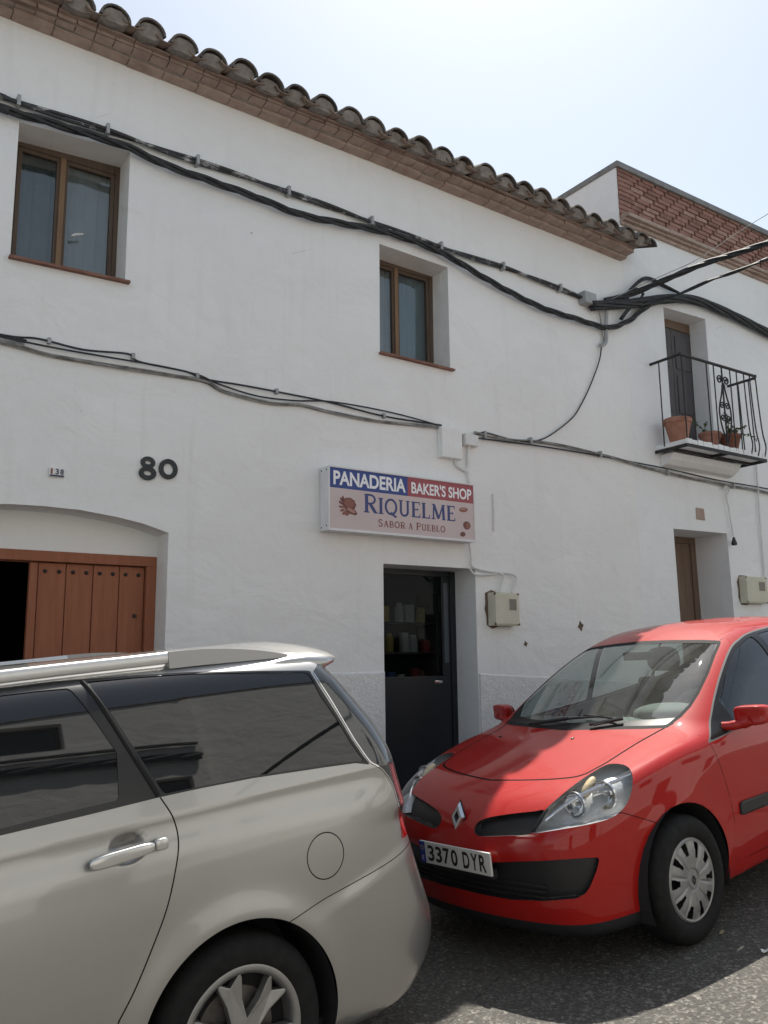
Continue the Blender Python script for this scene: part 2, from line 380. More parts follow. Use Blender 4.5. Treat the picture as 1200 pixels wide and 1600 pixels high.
# pale litter on the tarmac
def scrap(name, px, py, size, m, label):
    z = -1.42
    for _ in range(4):
        p = onZ(px, py, z); z = gz(p[0], p[1])+0.004
    mb = MB(); n = 7; rr = [size*(0.6+0.5*random.random()) for _ in range(n)]
    top = [(p[0]+rr[i]*math.cos(i*2*math.pi/n), p[1]+0.6*rr[i]*math.sin(i*2*math.pi/n), gz(p[0], p[1])+0.006+0.02*random.random()) for i in range(n)]
    mb.plate(top, (0, 0, -0.002))
    return tag(mb.build(name, m, origin=tuple(p)), label, 'litter')
M_paper = mat('paper', (0.75, 0.75, 0.72), 0.8)
scrap('paper_scrap', 1196, 1487, 0.035, M_paper, 'white paper scrap on the tarmac behind the red car front wheel')
scrap('dry_leaf', 1128, 1459, 0.016, noisy('dry_leaf', (0.3, 0.25, 0.16), (0.4, 0.34, 0.22), 20), 'small dry leaf on the shaded tarmac below the wheel cover')

# ------------------------------------------------------------------ facade walls with openings
def wall_sheet(mb, outer, holes, Y, depth, step=0.30, amp=0.010, reveal=True):
    """front sheet with holes on plane Y, reveals running back by depth[i]"""
    pts = []; edges = []; seen = {}
    def addloop(lp):
        s0 = len(pts)
        for p in lp: pts.append(Vector((p[0], p[1])))
        for i in range(len(lp)): edges.append((s0+i, s0+(i+1) % len(lp)))
    addloop(outer)
    for h in holes: addloop(h)
    def inside(p, poly):
        c = False; n = len(poly)
        for i in range(n):
            x1, y1 = poly[i]; x2, y2 = poly[(i+1) % n]
            if (y1 > p[1]) != (y2 > p[1]) and p[0] < (x2-x1)*(p[1]-y1)/(y2-y1)+x1: c = not c
        return c
    def near(p, poly, d):
        n = len(poly)
        for i in range(n):
            a = np.array(poly[i]); b = np.array(poly[(i+1) % n]); q = np.array(p); t = np.clip((q-a)@(b-a)/max((b-a)@(b-a), 1e-9), 0, 1)
            if np.linalg.norm(q-a-t*(b-a)) < d: return True
        return False
    xs = [p[0] for p in outer]; zs = [p[1] for p in outer]
    for x in np.arange(min(xs)+step/2, max(xs), step):
        for z in np.arange(min(zs)+step/2, max(zs), step):
            p = (x+random.uniform(-.05, .05), z+random.uniform(-.05, .05))
            if inside(p, outer) and not near(p, outer, 0.1) and not any(inside(p, h) or near(p, h, 0.1) for h in holes): pts.append(Vector(p))
    vo, eo, fo, ov, oe, of = delaunay_2d_cdt(pts, edges, [], 4, 1e-6)
    # keep faces inside outer and outside holes
    vs = [(v.x, Y + amp*noise.noise(Vector((v.x*1.3, v.y*1.3, Y))) + amp*0.6*noise.noise(Vector((v.x*4, v.y*4, 3.3))), v.y) for v in vo]
    fs = []
    for f in fo:
        c = (sum(vo[i].x for i in f)/len(f), sum(vo[i].y for i in f)/len(f))
        if inside(c, outer) and not any(inside(c, h) for h in holes): fs.append(tuple(f))
    mb.add(vs, fs)
    key = {(round(v.x, 4), round(v.y, 4)): i for i, v in enumerate(vo)}
    for h, d in zip(holes, depth):
        if d <= 0: continue
        n = len(h)
        for i in range(n):
            a, b = h[i], h[(i+1) % n]
            ya = vs[key[(round(a[0], 4), round(a[1], 4))]][1]; yb = vs[key[(round(b[0], 4), round(b[1], 4))]][1]
            mb.add([(a[0], ya, a[1]), (b[0], yb, b[1]), (b[0], Y+d, b[1]), (a[0], Y+d, a[1])], [(0, 1, 2, 3)])
def WP(pts, Y=6.0): return [(lambda q: (float(q[0]), float(q[2])))(W(x, y, Y)) for x, y in pts]

XS = 7.42      # where the two houses meet
wl = [(0.945, 2.785), (1.745, 2.80), (1.745, 3.87), (0.945, 3.825)]
wr = [(4.045, 2.70), (4.845, 2.69), (4.855, 3.735), (4.05, 3.755)]
shop = [(4.045, -1.42), (5.07, -1.42), (5.08, 0.805), (4.05, 0.80)]
gar = [(0.42, -1.75), (2.14, -1.75), (2.145, 0.93), (1.95, 0.985), (1.75, 1.018), (1.5, 1.045), (1.28, 1.05), (1.05, 1.045), (0.8, 1.02), (0.6, 0.985), (0.415, 0.93)]
d2 = [(8.05, -0.92), (9.055, -0.92), (9.03, 1.42), (8.03, 1.405)]
bd = [(8.13, 2.27), (8.93, 2.27), (8.95, 4.12), (8.135, 4.09)]

def bakery():
    root = thing('bakery_house', 'long two storey whitewashed house with barrel tile eave, small windows and the bakery doorway', 'house', (3.0, 6.0, gz(3.0, 6)))
    mb = MB()
    wall_sheet(mb, [(-14, -3.8), (XS, -3.8), (XS, 4.56), (3.2, 4.64), (-14, 4.70)], [wl, wr, shop, gar], 6.0, [0.29, 0.29, 0.33, 0.30])
    mb.add([(-14, 6, -3.8), (-14, 10, -3.8), (-14, 10, 4.70), (-14, 6, 4.70)], [(0, 1, 2, 3)])
    mb.build('wall', M_plaster, root, smooth=True, fixn=False, angle=50)
    # roughcast plinth band, proud of the wall by its own render coat
    p = MB()
    for (a, b, za, zb) in ((-14, 0.42, -0.13, -0.13), (2.15, 4.04, -0.11, -0.125), (5.085, XS-0.002, -0.16, -0.30)):
        n = max(2, int((b-a)/0.08)); xs = np.linspace(a, b, n)
        zt = [za+(zb-za)*(x-a)/(b-a)+0.012*noise.noise(Vector((x*5, 1, 2))) for x in xs]
        for i in range(n-1):
            p.add([(xs[i], 5.978, -3.8), (xs[i+1], 5.978, -3.8), (xs[i+1], 5.978, zt[i+1]), (xs[i], 5.978, zt[i]),
                   (xs[i], 5.999, zt[i]+0.014), (xs[i+1], 5.999, zt[i+1]+0.014)], [(0, 1, 2, 3), (3, 2, 5, 4)])
        for x in (a, b):
            p.add([(x, 5.978, -3.8), (x, 6.03, -3.8), (x, 6.03, za), (x, 5.978, za)], [(0, 1, 2, 3)])
    p.build('plinth', M_plinth, root)
    # cornice: three stepped brick courses
    c = MB()
    def tz(x): return float(np.interp(x, [-14, 0.85, 1.7, 3.4, 4.9, 7.41, 8], [4.65, 4.611, 4.588, 4.567, 4.538, 4.485, 4.47]))   # the old eave dips to the right
    for k, (yo, h0, h1) in enumerate(((5.90, -0.008, 0.020), (5.80, 0.0225, 0.054), (5.765, 0.0565, 0.074))):
        x = -14.0
        while x < XS:
            L = (0.28, 0.14, 0.28)[k]
            x1 = min(x+L, XS+0.005*k-.01)
            j = random.uniform(-.009, .009); jj = random.uniform(-.003, .003)
            if x > -3 and x1-x > .02:
                c.hexa([(x+.004, yo+j, tz(x)+h0+jj), (x1-.004, yo+j, tz(x1)+h0+jj), (x1-.004, 6.02, tz(x1)+h0+jj), (x+.004, 6.02, tz(x)+h0+jj),
                        (x+.004, yo+j, tz(x)+h1), (x1-.004, yo+j, tz(x1)+h1), (x1-.004, 6.02, tz(x1)+h1), (x+.004, 6.02, tz(x)+h1)])
            x += L
    c.build('cornice', M_cornice, root)
    m = MB(); n = 60; xs = np.linspace(-14, XS-0.01, n)
    for a, b in zip(xs[:-1], xs[1:]):
        m.hexa([(a, 5.925, tz(a)-0.002), (b, 5.925, tz(b)-0.002), (b, 6.04, tz(b)-0.002), (a, 6.04, tz(a)-0.002),
                (a, 5.825, tz(a)+0.072), (b, 5.825, tz(b)+0.072), (b, 6.04, tz(b)+0.072), (a, 6.04, tz(a)+0.072)])
    m.build('cornice_mortar', M_mortar, root)
    # roof of barrel tiles: channels, covers, and the mortar packed under the first covers
    rf = MB(); SL = 0.36; pitch = 0.256; i = 0; x = XS-0.06
    def arc(xc, y0, y1, r0, r1, zb, up, n=8, th=0.016, vs_=1.0):
        """one barrel tile from the front edge y0 back to y1"""
        fr = []
        for (y, r) in ((y0, r0), (y1, r1)):
            for rad in (r, r-th):
                ring = []
                for k in range(n+1):
                    a = math.pi*k/n
                    ring.append((xc+rad*math.cos(a), y, zb+(y-y0)*SL+(vs_ if up else -.5)*rad*math.sin(a)))
                fr.append(ring)
        vs = fr[0]+fr[1]+fr[2]+fr[3]; N = n+1; fs = []
        for k in range(n):
            fs += [(k, k+1, 2*N+k+1, 2*N+k), (N+k, 3*N+k, 3*N+k+1, N+k+1), (k, N+k, N+k+1, k+1)]
        return vs, fs
    while x > -6:
        jx = random.uniform(-.012, .012); jy = random.uniform(-.03, .02); jz = random.uniform(-.01, .01); z0 = tz(x)+0.108
        for row in range(9):
            y0 = 5.625+jy+row*0.36 + (random.uniform(-.01, .01) if row else 0); y1 = y0+0.44
            zz = z0+jz+(y0-5.625-jy)*SL
            rf.cur = 1 if row == 0 or random.random() < 0.4 else 0
            vs, fs = arc(x+jx, y0, y1, 0.113+random.uniform(-.004, .004), 0.092, zz-0.060, True, 10); rf.add(vs, fs)
            rf.cur = 0
            vs, fs = arc(x-pitch/2, y0-0.0+(0.02 if row == 0 else 0), y1, 0.080, 0.092, zz-0.028, False); rf.add(vs, fs)
        rf.cur = 2
        n = 8; ring = [(x+jx+0.098*math.cos(math.pi*k/n), z0+jz-0.062+0.096*math.sin(math.pi*k/n)*random.uniform(.90, 1)) for k in range(n+1)]
        fy = 5.648+jy+random.uniform(-.008, .03)
        rf.plate([(a, fy, b) for a, b in ring]+[(x+jx-.062+random.uniform(-.02, .02), fy+.03, z0-0.066), (x+jx-.01, fy+.02, z0-.070+random.uniform(-.008, .004)), (x+jx+.062+random.uniform(-.02, .02), fy+.03, z0-0.066)], (0, 0.2, 0.05))
        x -= pitch+random.uniform(-.008, .008)
    # a loose tile hanging over the end of the eave
    rf.cur = 1
    vs, fs = arc(XS+0.085, 5.62, 6.0, 0.085, 0.075, tz(XS)+0.055, True); rf.add(vs, fs)
    rf.cur = 0
    rf.add([(-14, 5.78, 4.72), (XS, 5.78, 4.56), (XS, 9.2, 5.80), (-14, 9.2, 5.82)], [(0, 1, 2, 3)])
    rf.add([(-14, 12.4, 4.60), (XS, 12.4, 4.58), (XS, 9.2, 5.80), (-14, 9.2, 5.82)], [(0, 1, 2, 3)])
    rf.build('tile_roof', [M_tile, M_tiledark, M_mortar], root, smooth=True)
    # --- windows
    def casement(quad, depth, leftpane, rightpane, split, handle=None):
        (x0, z0), (x1, _), (_, z1) = quad[0], quad[1], (quad[2][0], min(quad[2][1], quad[3][1]))
        x0 += 0.0; Y = 6.0+depth
        z0 = max(quad[0][1], quad[1][1])+0.02
        f = MB()
        f.box(x0-.03, x0+.045, Y-.0, Y+.05, z0, z1+.06); f.box(x1-.035, x1+.03, Y, Y+.05, z0, z1+.06)
        f.box(x0+.046, x1-.036, Y, Y+.05, z1-.03, z1+.06); f.box(x0+.046, x1-.036, Y, Y+.05, z0, z0+.04)
        win = f.build('window', M_winwood, root, bevel=0.004)
        xm = x0+(x1-x0)*split
        for (a, b, pm, nm) in ((x0+.047, xm-.012, leftpane, 'sash'), (xm+.012, x1-.037, rightpane, 'sash')):
            s = MB()
            for (p0, p1, q0, q1) in ((a, a+.03, z0+.042, z1-.032), (b-.03, b, z0+.042, z1-.032)): s.box(p0, p1, Y+.006, Y+.042, q0, q1)
            s.box(a+.031, b-.031, Y+.006, Y+.042, z1-.062, z1-.032); s.box(a+.031, b-.031, Y+.006, Y+.042, z0+.042, z0+.075)
            so = s.build(nm, M_winwood, win, bevel=0.003)
            g = MB(); g.box(a+.028, b-.028, Y+.022, Y+.027, z0+.07, z1-.058); g.build('pane', M_glass, win)
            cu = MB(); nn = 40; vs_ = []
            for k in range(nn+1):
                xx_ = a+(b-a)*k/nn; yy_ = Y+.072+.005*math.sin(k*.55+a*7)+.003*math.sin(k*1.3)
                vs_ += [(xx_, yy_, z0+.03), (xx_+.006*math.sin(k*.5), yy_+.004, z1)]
            cu.add(vs_, [(2*k, 2*k+2, 2*k+3, 2*k+1) for k in range(nn)]); cu.build('pane_backing', pm, win, smooth=True)  # cloth behind the pane; two of its tones carry painted veil and sky reflection
        mm = MB(); mm.box(xm-.020, xm+.020, Y-.012, Y+.03, z0+.042, z1-.032); mm.build('mullion', wood('mullion_wood', (0.165, 0.102, 0.058), (0.25, 0.16, 0.092)), win, bevel=0.004)
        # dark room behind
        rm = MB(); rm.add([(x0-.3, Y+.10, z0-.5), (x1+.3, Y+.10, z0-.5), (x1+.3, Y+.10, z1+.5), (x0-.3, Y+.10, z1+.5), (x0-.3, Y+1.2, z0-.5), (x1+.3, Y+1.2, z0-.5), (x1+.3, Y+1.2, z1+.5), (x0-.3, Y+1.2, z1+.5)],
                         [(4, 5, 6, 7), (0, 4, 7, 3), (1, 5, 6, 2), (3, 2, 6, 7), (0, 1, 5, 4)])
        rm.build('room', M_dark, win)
        # sill of thin fired tile
        sl = MB(); d = (quad[1][1]-quad[0][1])/(quad[1][0]-quad[0][0])
        a, b = quad[0][0]-.012, quad[1][0]+.03
        za, zb = quad[0][1]-.012*d, quad[1][1]+.03*d
        sl.hexa([(a, 5.955, za-.016), (b, 5.955, zb-.016), (b, Y+.0, zb-.004), (a, Y+.0, za-.004), (a, 5.955, za+.004), (b, 5.955, zb+.004), (b, Y, zb+.018), (a, Y, za+.018)])
        sl.build('sill', M_sill, win, bevel=0.004)
        if handle:
            h = MB(); hx, hz = handle
            h.tube([(hx, Y-.012, hz), (hx, Y-.045, hz), (hx+.02, Y-.05, hz+.012), (hx+.075, Y-.05, hz+.03)], [.010, .009, .009, .007], 7)
            h.build('handle', M_whiteplastic, win, smooth=True)
        return win
    casement(wl, 0.25, M_veilpane, M_curtain, 0.46, (1.40, 3.17))
    casement(wr, 0.25, M_curtain, M_skypane, 0.45)
    # --- garage doorway: recessed tympanum, timber frame, one leaf shut and one open
    ty = MB()
    arch = [(x, z) for x, z in gar[2:]]
    Yg = 6.25
    for (xa_, za_), (xb_, zb_) in zip(arch[:-1], arch[1:]): ty.hexa([(xb_, Yg, 0.776), (xa_, Yg, 0.776), (xa_, Yg+.05, 0.776), (xb_, Yg+.05, 0.776), (xb_, Yg, zb_+.02), (xa_, Yg, za_+.02), (xa_, Yg+.05, za_+.02), (xb_, Yg+.05, zb_+.02)])
    ty.build('tympanum', M_plaster, root)
    f = MB(); f.box(0.40, 2.16, Yg-.01, Yg+.09, 0.70, 0.775); f.box(2.07, 2.16, Yg-.012, Yg+.09, -1.7, 0.70); f.box(0.40, 0.49, Yg-.012, Yg+.09, -1.7, 0.70)
    gd = f.build('garage_door', M_doorwood, root, bevel=0.006)
    lf = MB(); n = 5; xa, xb = 1.245, 2.068; wv = [0.06]+[(xb-xa-.06)/4]*4; xx = xa
    for i, wd in enumerate(wv):
        lf.box(xx+.0035, xx+wd-.0035, Yg+.03-(.012 if i == 0 else 0), Yg+.07, -1.65, 0.692); xx += wd
    lf.box(xa+.01, xb-.01, Yg+.045, Yg+.065, -1.64, 0.69)
    leaf = lf.build('door_leaf', M_doorwood, gd, bevel=0.004)
    xx = xa+.06
    for i in range(4):
        for fx in (0.25, 0.75):
            s = MB(); s.lathe([(0.0, -.016), (.008, -.015), (.013, -.009), (.015, 0)], (xx+fx*wv[1], Yg+.030, 0.635), 'Y', 10); s.build('stud', M_iron, leaf, smooth=True)
        xx += wv[1]
    s = MB(); s.lathe([(0, -.02), (.012, -.018), (.016, 0)], (2.0, Yg+.03, 0.33), 'Y', 12); s.build('lock', M_iron, leaf, smooth=True)
    ol = MB()                                              # the leaf that stands open into the dark
    ol.box(0.50, 0.55, Yg+.1, Yg+.85, -1.65, 0.69); ol.build('door_leaf', M_doorwood, gd, bevel=0.004)
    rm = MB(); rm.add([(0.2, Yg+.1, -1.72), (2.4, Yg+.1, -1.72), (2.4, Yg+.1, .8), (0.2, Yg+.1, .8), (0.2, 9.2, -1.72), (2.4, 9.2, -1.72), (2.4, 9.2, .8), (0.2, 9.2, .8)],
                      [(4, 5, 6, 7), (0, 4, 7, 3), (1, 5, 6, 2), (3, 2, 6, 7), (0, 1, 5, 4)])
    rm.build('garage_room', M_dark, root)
    # --- shop doorway: dark metal door, glazed above, solid below, shelves inside
    Ys = 6.30; zt = 0.80; xa, xb = 4.03, 5.09
    f = MB(); f.box(xa, xa+.06, Ys, Ys+.05, -1.42, zt); f.box(xb-.075, xb, Ys, Ys+.05, -1.42, zt); f.box(xa+.061, xb-.076, Ys, Ys+.05, zt-.05, zt)
    M_frame = mat('dark_metal', (0.012, 0.016, 0.020), 0.4)
    dr = f.build('shop_door', M_frame, root, bevel=0.004)
    p = MB(); p.box(xa+.062, xb-.077, Ys+.01, Ys+.04, -1.40, -0.17); p.box(xb-.17, xb-.077, Ys+.01, Ys+.04, -.168, zt-.052); p.box(xa+.062, xa+.10, Ys+.01, Ys+.04, -.168, zt-.052)
    p.build('door_panel', M_frame, dr, bevel=0.004)
    st = MB(); st.box(xb-.155, xb-.105, Ys+.0, Ys+.009, -0.05, zt-.11); st.build('door_strip', mat('blue_grey_strip', (0.07, 0.085, 0.10), 0.3), dr, bevel=0.002)
    g = MB(); g.box(xa+.102, xb-.172, Ys+.022, Ys+.027, -.168, zt-.052); g.build('pane', glassmat('shop_door_glass', (0.75, 0.8, 0.82), 1.12), dr)
    h = MB(); h.box(4.80, 4.885, Ys-.02, Ys+.008, -.235, -.212); h.build('handle', M_chrome, dr, bevel=0.004)
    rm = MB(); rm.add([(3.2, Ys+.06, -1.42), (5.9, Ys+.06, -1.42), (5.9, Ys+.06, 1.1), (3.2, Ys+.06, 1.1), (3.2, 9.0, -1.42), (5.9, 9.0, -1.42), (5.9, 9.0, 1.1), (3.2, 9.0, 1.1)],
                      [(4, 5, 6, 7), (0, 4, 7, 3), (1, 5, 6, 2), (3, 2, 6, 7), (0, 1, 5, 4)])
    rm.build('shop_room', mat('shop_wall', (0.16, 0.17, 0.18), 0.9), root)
    # knocked-out patches in the render: star shaped vent and a small hole
    for (px, py, r, nm, sd_) in ((908, 978, 0.05, 'vent_hole', 4), (822, 1006, 0.028, 'vent_hole', 9)):
        c = W(px, py, 5.992); b = MB(); n = 12
        b.plate([(c[0]+r*(1 if k % 3 == 0 else .55)*(0.75+.3*random.random())*math.cos(k*2*math.pi/n+.2), c[1], c[2]+r*(1 if k % 3 == 0 else .6)*math.sin(k*2*math.pi/n+.2)) for k in range(n)], (0, 0.02, 0))
        b.build(nm, M_brown, root)
    return root
BK = bakery()

def right_house():
    root = thing('balcony_house', 'white house on the right with a brick lattice parapet and an iron balcony', 'house', (9.0, 6.0, gz(9.0, 6)))
    XE = 10.52
    mb = MB()
    wall_sheet(mb, [(XS, -3.0), (XE, -3.0), (XE, 5.02), (XS, 5.02)], [d2, bd], 6.0, [0.50, 0.24])
    mb.add([(XS, 6.0, 4.5), (XS, 12, 4.5), (XS, 12, 5.70), (XS, 6.0, 5.70)], [(0, 1, 2, 3)])
    mb.add([(XE, 6.0, -3), (XE, 12, -3), (XE, 12, 5.70), (XE, 6.0, 5.70)], [(0, 1, 2, 3)])
    mb.add([(XS, 6.25, 5.0), (XE, 6.25, 5.0), (XE, 12, 5.0), (XS, 12, 5.0)], [(0, 1, 2, 3)])
    mb.add([(XS+.001, 6.0, 4.98), (XS+.001, 6.0, 5.70), (XS+0.02, 6.0, 5.70), (XS+0.02, 6.0, 4.98)], [(0, 1, 2, 3)])
    mb.build('wall', M_plaster_right, root, smooth=True, fixn=False, angle=50)
    # moulded brick cornice: four fillets, each further out
    c = MB()
    for k, (yo, z0, z1) in enumerate(((5.965, 4.945, 4.985), (5.925, 4.987, 5.015), (5.885, 5.017, 5.06), (5.935, 5.062, 5.085))):
        x = XS+.015+.01*k
        while x < XE+.3:
            x1 = min(x+0.25, XE+.3); j = random.uniform(-.004, .004)
            c.box(x+.0025, x1-.0025, yo+j, 6.0, z0, z1-.001); x = x1
    c.build('cornice', M_cornice, root)
    # parapet: brick end pier, then rows of bricks with open slots running in diagonals
    b = MB(); z = 5.09; r = 0
    while z < 5.655:
        h = 0.048
        b.box(XS+.022, XS+.022+(0.26 if r % 2 else 0.20), 5.985, 6.18, z, z+h)
        x = XS+.30-0.25+(r*0.075) % 0.25
        while x < XE+.02:
            a, e = max(x, XS+.022+(0.27 if r % 2 else 0.21)), min(x+0.212+random.uniform(-.008, .006), XE+.25); b.cur = random.choice((0, 0, 0, 1, 1, 2))
            if e-a > 0.03: b.box(a, e, 5.990+random.uniform(-.005, .004), 6.18, z+random.uniform(-.003, .003), z+h+random.uniform(-.004, .002))
            x += 0.25
        z += h+0.012; r += 1
    par = b.build('parapet', [M_brick, M_brick2, M_brick3], root)
    bb = MB(); bb.box(XS+.025, XE+.2, 6.01, 6.17, 5.088, 5.66); bb.build('parapet_mortar', M_brickback, par)
    cp = MB(); cp.box(XS-.015, XE+.3, 5.955, 6.22, 5.662, 5.735); cp.box(XS-.015, XS+.20, 6.222, 12.0, 5.662, 5.735)
    cp.build('coping', M_coping, par, bevel=0.01)
    # balcony door
    Y = 6.24; x0, z0, z1 = 8.13, 2.29, 4.06; x1 = float(W(1087, 540, 6.24)[0])-.05
    f = MB(); f.box(x0-.02, x0+.06, Y, Y+.06, z0, z1+.06); f.box(x1-.02, x1+.06, Y, Y+.06, z0, z1+.06); f.box(x0+.061, x1-.021, Y, Y+.06, z1-.06, z1+.06)
    rv_ = MB(); rv_.box(x1+.061, 9.1, Y+.002, Y+.06, z0, z1+.1); rv_.build('door_reveal', M_plaster_right, root)
    d = f.build('balcony_door', M_oldwood, root, bevel=0.005)
    xm = (x0+x1)/2+.02
    for (a, e) in ((x0+.062, xm-.004), (xm+.004, x1-.022)):
        p = MB(); p.box(a, e, Y+.018, Y+.05, z0, z1-.062); lf = p.build('door_leaf', M_baldoor, d, bevel=0.004)
        q = MB()
        for (q0, q1) in ((z0+.08, z0+.55), (z0+.63, z0+1.12), (z0+1.2, z1-.14)):
            q.box(a+.055, e-.055, Y+.006, Y+.017, q0, q1)
        q.build('door_panel', M_baldoor, lf, bevel=0.008)
    # lower street door in a deep reveal
    Y = 6.45; x0, x1, z0, z1 = 8.05, 9.06, -0.92, 1.40
    f = MB(); f.box(x0-.05, x0+.05, Y, Y+.06, z0, z1+.1); f.box(x1-.12, x1+.02, Y, Y+.06, z0, z1+.1); f.box(x0+.051, x1-.121, Y, Y+.06, z1-.06, z1+.1)
    d = f.build('street_door', M_oldwood, root, bevel=0.006)
    p = MB(); xx = x0+.052
    for k in range(6):
        wd = (x1-.122-x0-.052)/6; p.box(xx+.002, xx+wd-.002, Y+.018, Y+.05, z0, z1-.062); xx += wd
    p.build('door_leaf', M_oldwood, d, bevel=0.004)
    k = MB(); k.lathe([(0, -.05), (.016, -.045), (.02, -.03), (.009, -.02), (.009, 0)], (8.14, Y+.018, .62), 'Y', 12); k.build('handle', M_iron, d, smooth=True)
    # bare brick patch above the door
    c0 = WP([(1088, 793), (1100, 795), (1102, 813), (1089, 811)], 5.99)
    t = MB(); t.plate([(x, 5.99, z) for x, z in c0[::-1]], (0, 0.012, 0)); t.build('tile_plaque', M_cornice, root, bevel=0.002)
    # balcony: slab with iron edge, bracket, rail, bars, scroll ornament
    zs = 2.275; xa, xb, yf = 7.79, 9.30, 5.575
    s = MB(); s.box(xa+.02, xb-.02, yf+.02, 5.999, zs, zs+.06)
    for k in range(16):                                    # chipped render edge
        x = xa+.03+k*0.095; s.box(x, x+.085, yf+.004+random.uniform(0, .012), yf+.03, zs+.004, zs+.062+random.uniform(-.004, .012))
    slab = s.build('balcony', M_plaster_right, root, bevel=0.006)
    e = MB(); e.box(xa, xb, yf-.008, yf+.003, zs-.035, zs+.003); e.box(xa, xa+.012, yf+.004, 5.998, zs-.035, zs+.003); e.box(xb-.012, xb, yf+.004, 5.998, zs-.035, zs+.003)
    e.box(8.52, 8.56, yf+.004, 5.998, zs-.035, zs-.002); e.box(xa+.014, xb-.014, 5.77, 5.80, zs-.03, zs-.003)
    e.build('slab_frame', M_iron, slab, bevel=0.002)
    cv = MB(); prof = [(6.0, -.17), (5.93, -.15), (5.86, -.10), (5.82, -.035), (6.0, -.035)]
    cv.plate([(7.88, y, zs+z) for y, z in prof], (1.28, 0, 0)); cv.build('corbel', M_plaster_right, slab)
    zr = 3.305; rx0, rx1, ry = 7.81, 9.30, 5.59
    rl = MB()
    rail = [(rx0, 5.999, zr), (rx0, ry, zr), (rx1-.06, ry, zr), (rx1, ry+.05, zr), (rx1, 5.999, zr)]
    for a, b_ in zip(rail[:-1], rail[1:]): rl.tube([a, b_], 0.017, 8)
    for q in rail[1:-1]: rl.tube([(q[0], q[1], q[2]-.016), (q[0], q[1], q[2]+.016)], 0.018, 8)
    rl.build('rail', M_iron, slab)
    def bar(x, y, out=0.0, xo=0.0, r=0.008):
        m = MB(); zb = zs+.03
        yb = yf+.02 if abs(y-ry) < .03 else y
        pts = [(x, y, zr-.01), (x+xo*.35, y, zr-.35), (x+xo*.7, y-out*.3, zb+.30), (x+xo*.9, y-out, zb+.12), (x+xo, yb-out*.2, zb)]
        m.tube(spline(pts, 4), r, 6); m.build('bar', M_iron, slab)
    for px, xo in ((1066, 0), (1104, 0), (1115, 0), (1127, 0), (1140, .0), (1150, .0), (1161, .02), (1170, .04), (1179, .05)):
        bar(float(W(px, 580, ry)[0]), ry, 0.0 if px < 1158 else .03, xo)
    for y in (5.88,): bar(rx0, y, 0, 0)
    for y in (5.72, 5.86): bar(rx1, y, 0, .03)
    # scrollwork panel in the front rail
    sc = MB(); xc, zc = float(W(1133, 640, ry)[0]), zr-.55
    def scroll(cx, cz, r, turns, flip, up):
        pts = []
        for k in range(26):
            t = k/25; a = turns*2*math.pi*t; rr = r*(1-.82*t)
            pts.append((cx+flip*rr*math.cos(a), ry, cz+up*rr*math.sin(a)))
        return pts
    for fl in (1, -1):
        sc.tube(scroll(xc+fl*.062, zr-.17, .055, 1.5, -fl, 1), .0095, 5)
        sc.tube(spline([(xc+fl*.006, ry, zr-.20), (xc+fl*.05, ry, zr-.36), (xc+fl*.105, ry, zr-.52), (xc+fl*.095, ry, zr-.70), (xc+fl*.01, ry, zr-.92)], 6), .0095, 5)
        sc.tube(scroll(xc+fl*.048, zr-.48, .044, 1.4, -fl, 1), .0085, 5)
        sc.tube(scroll(xc+fl*.048, zr-.62, .044, 1.4, -fl, -1), .0085, 5)
    sc.tube([(xc, ry, zr-.02), (xc, ry, zr-.96)], .006, 6)
    sc.lathe([(0, -.022), (.018, -.014), (.022, 0), (.018, .014), (0, .022)], (xc, ry, zr-.235), 'Z', 10)
    sc.build('scrollwork', M_iron, slab, smooth=True)
    return root
RH = right_house()

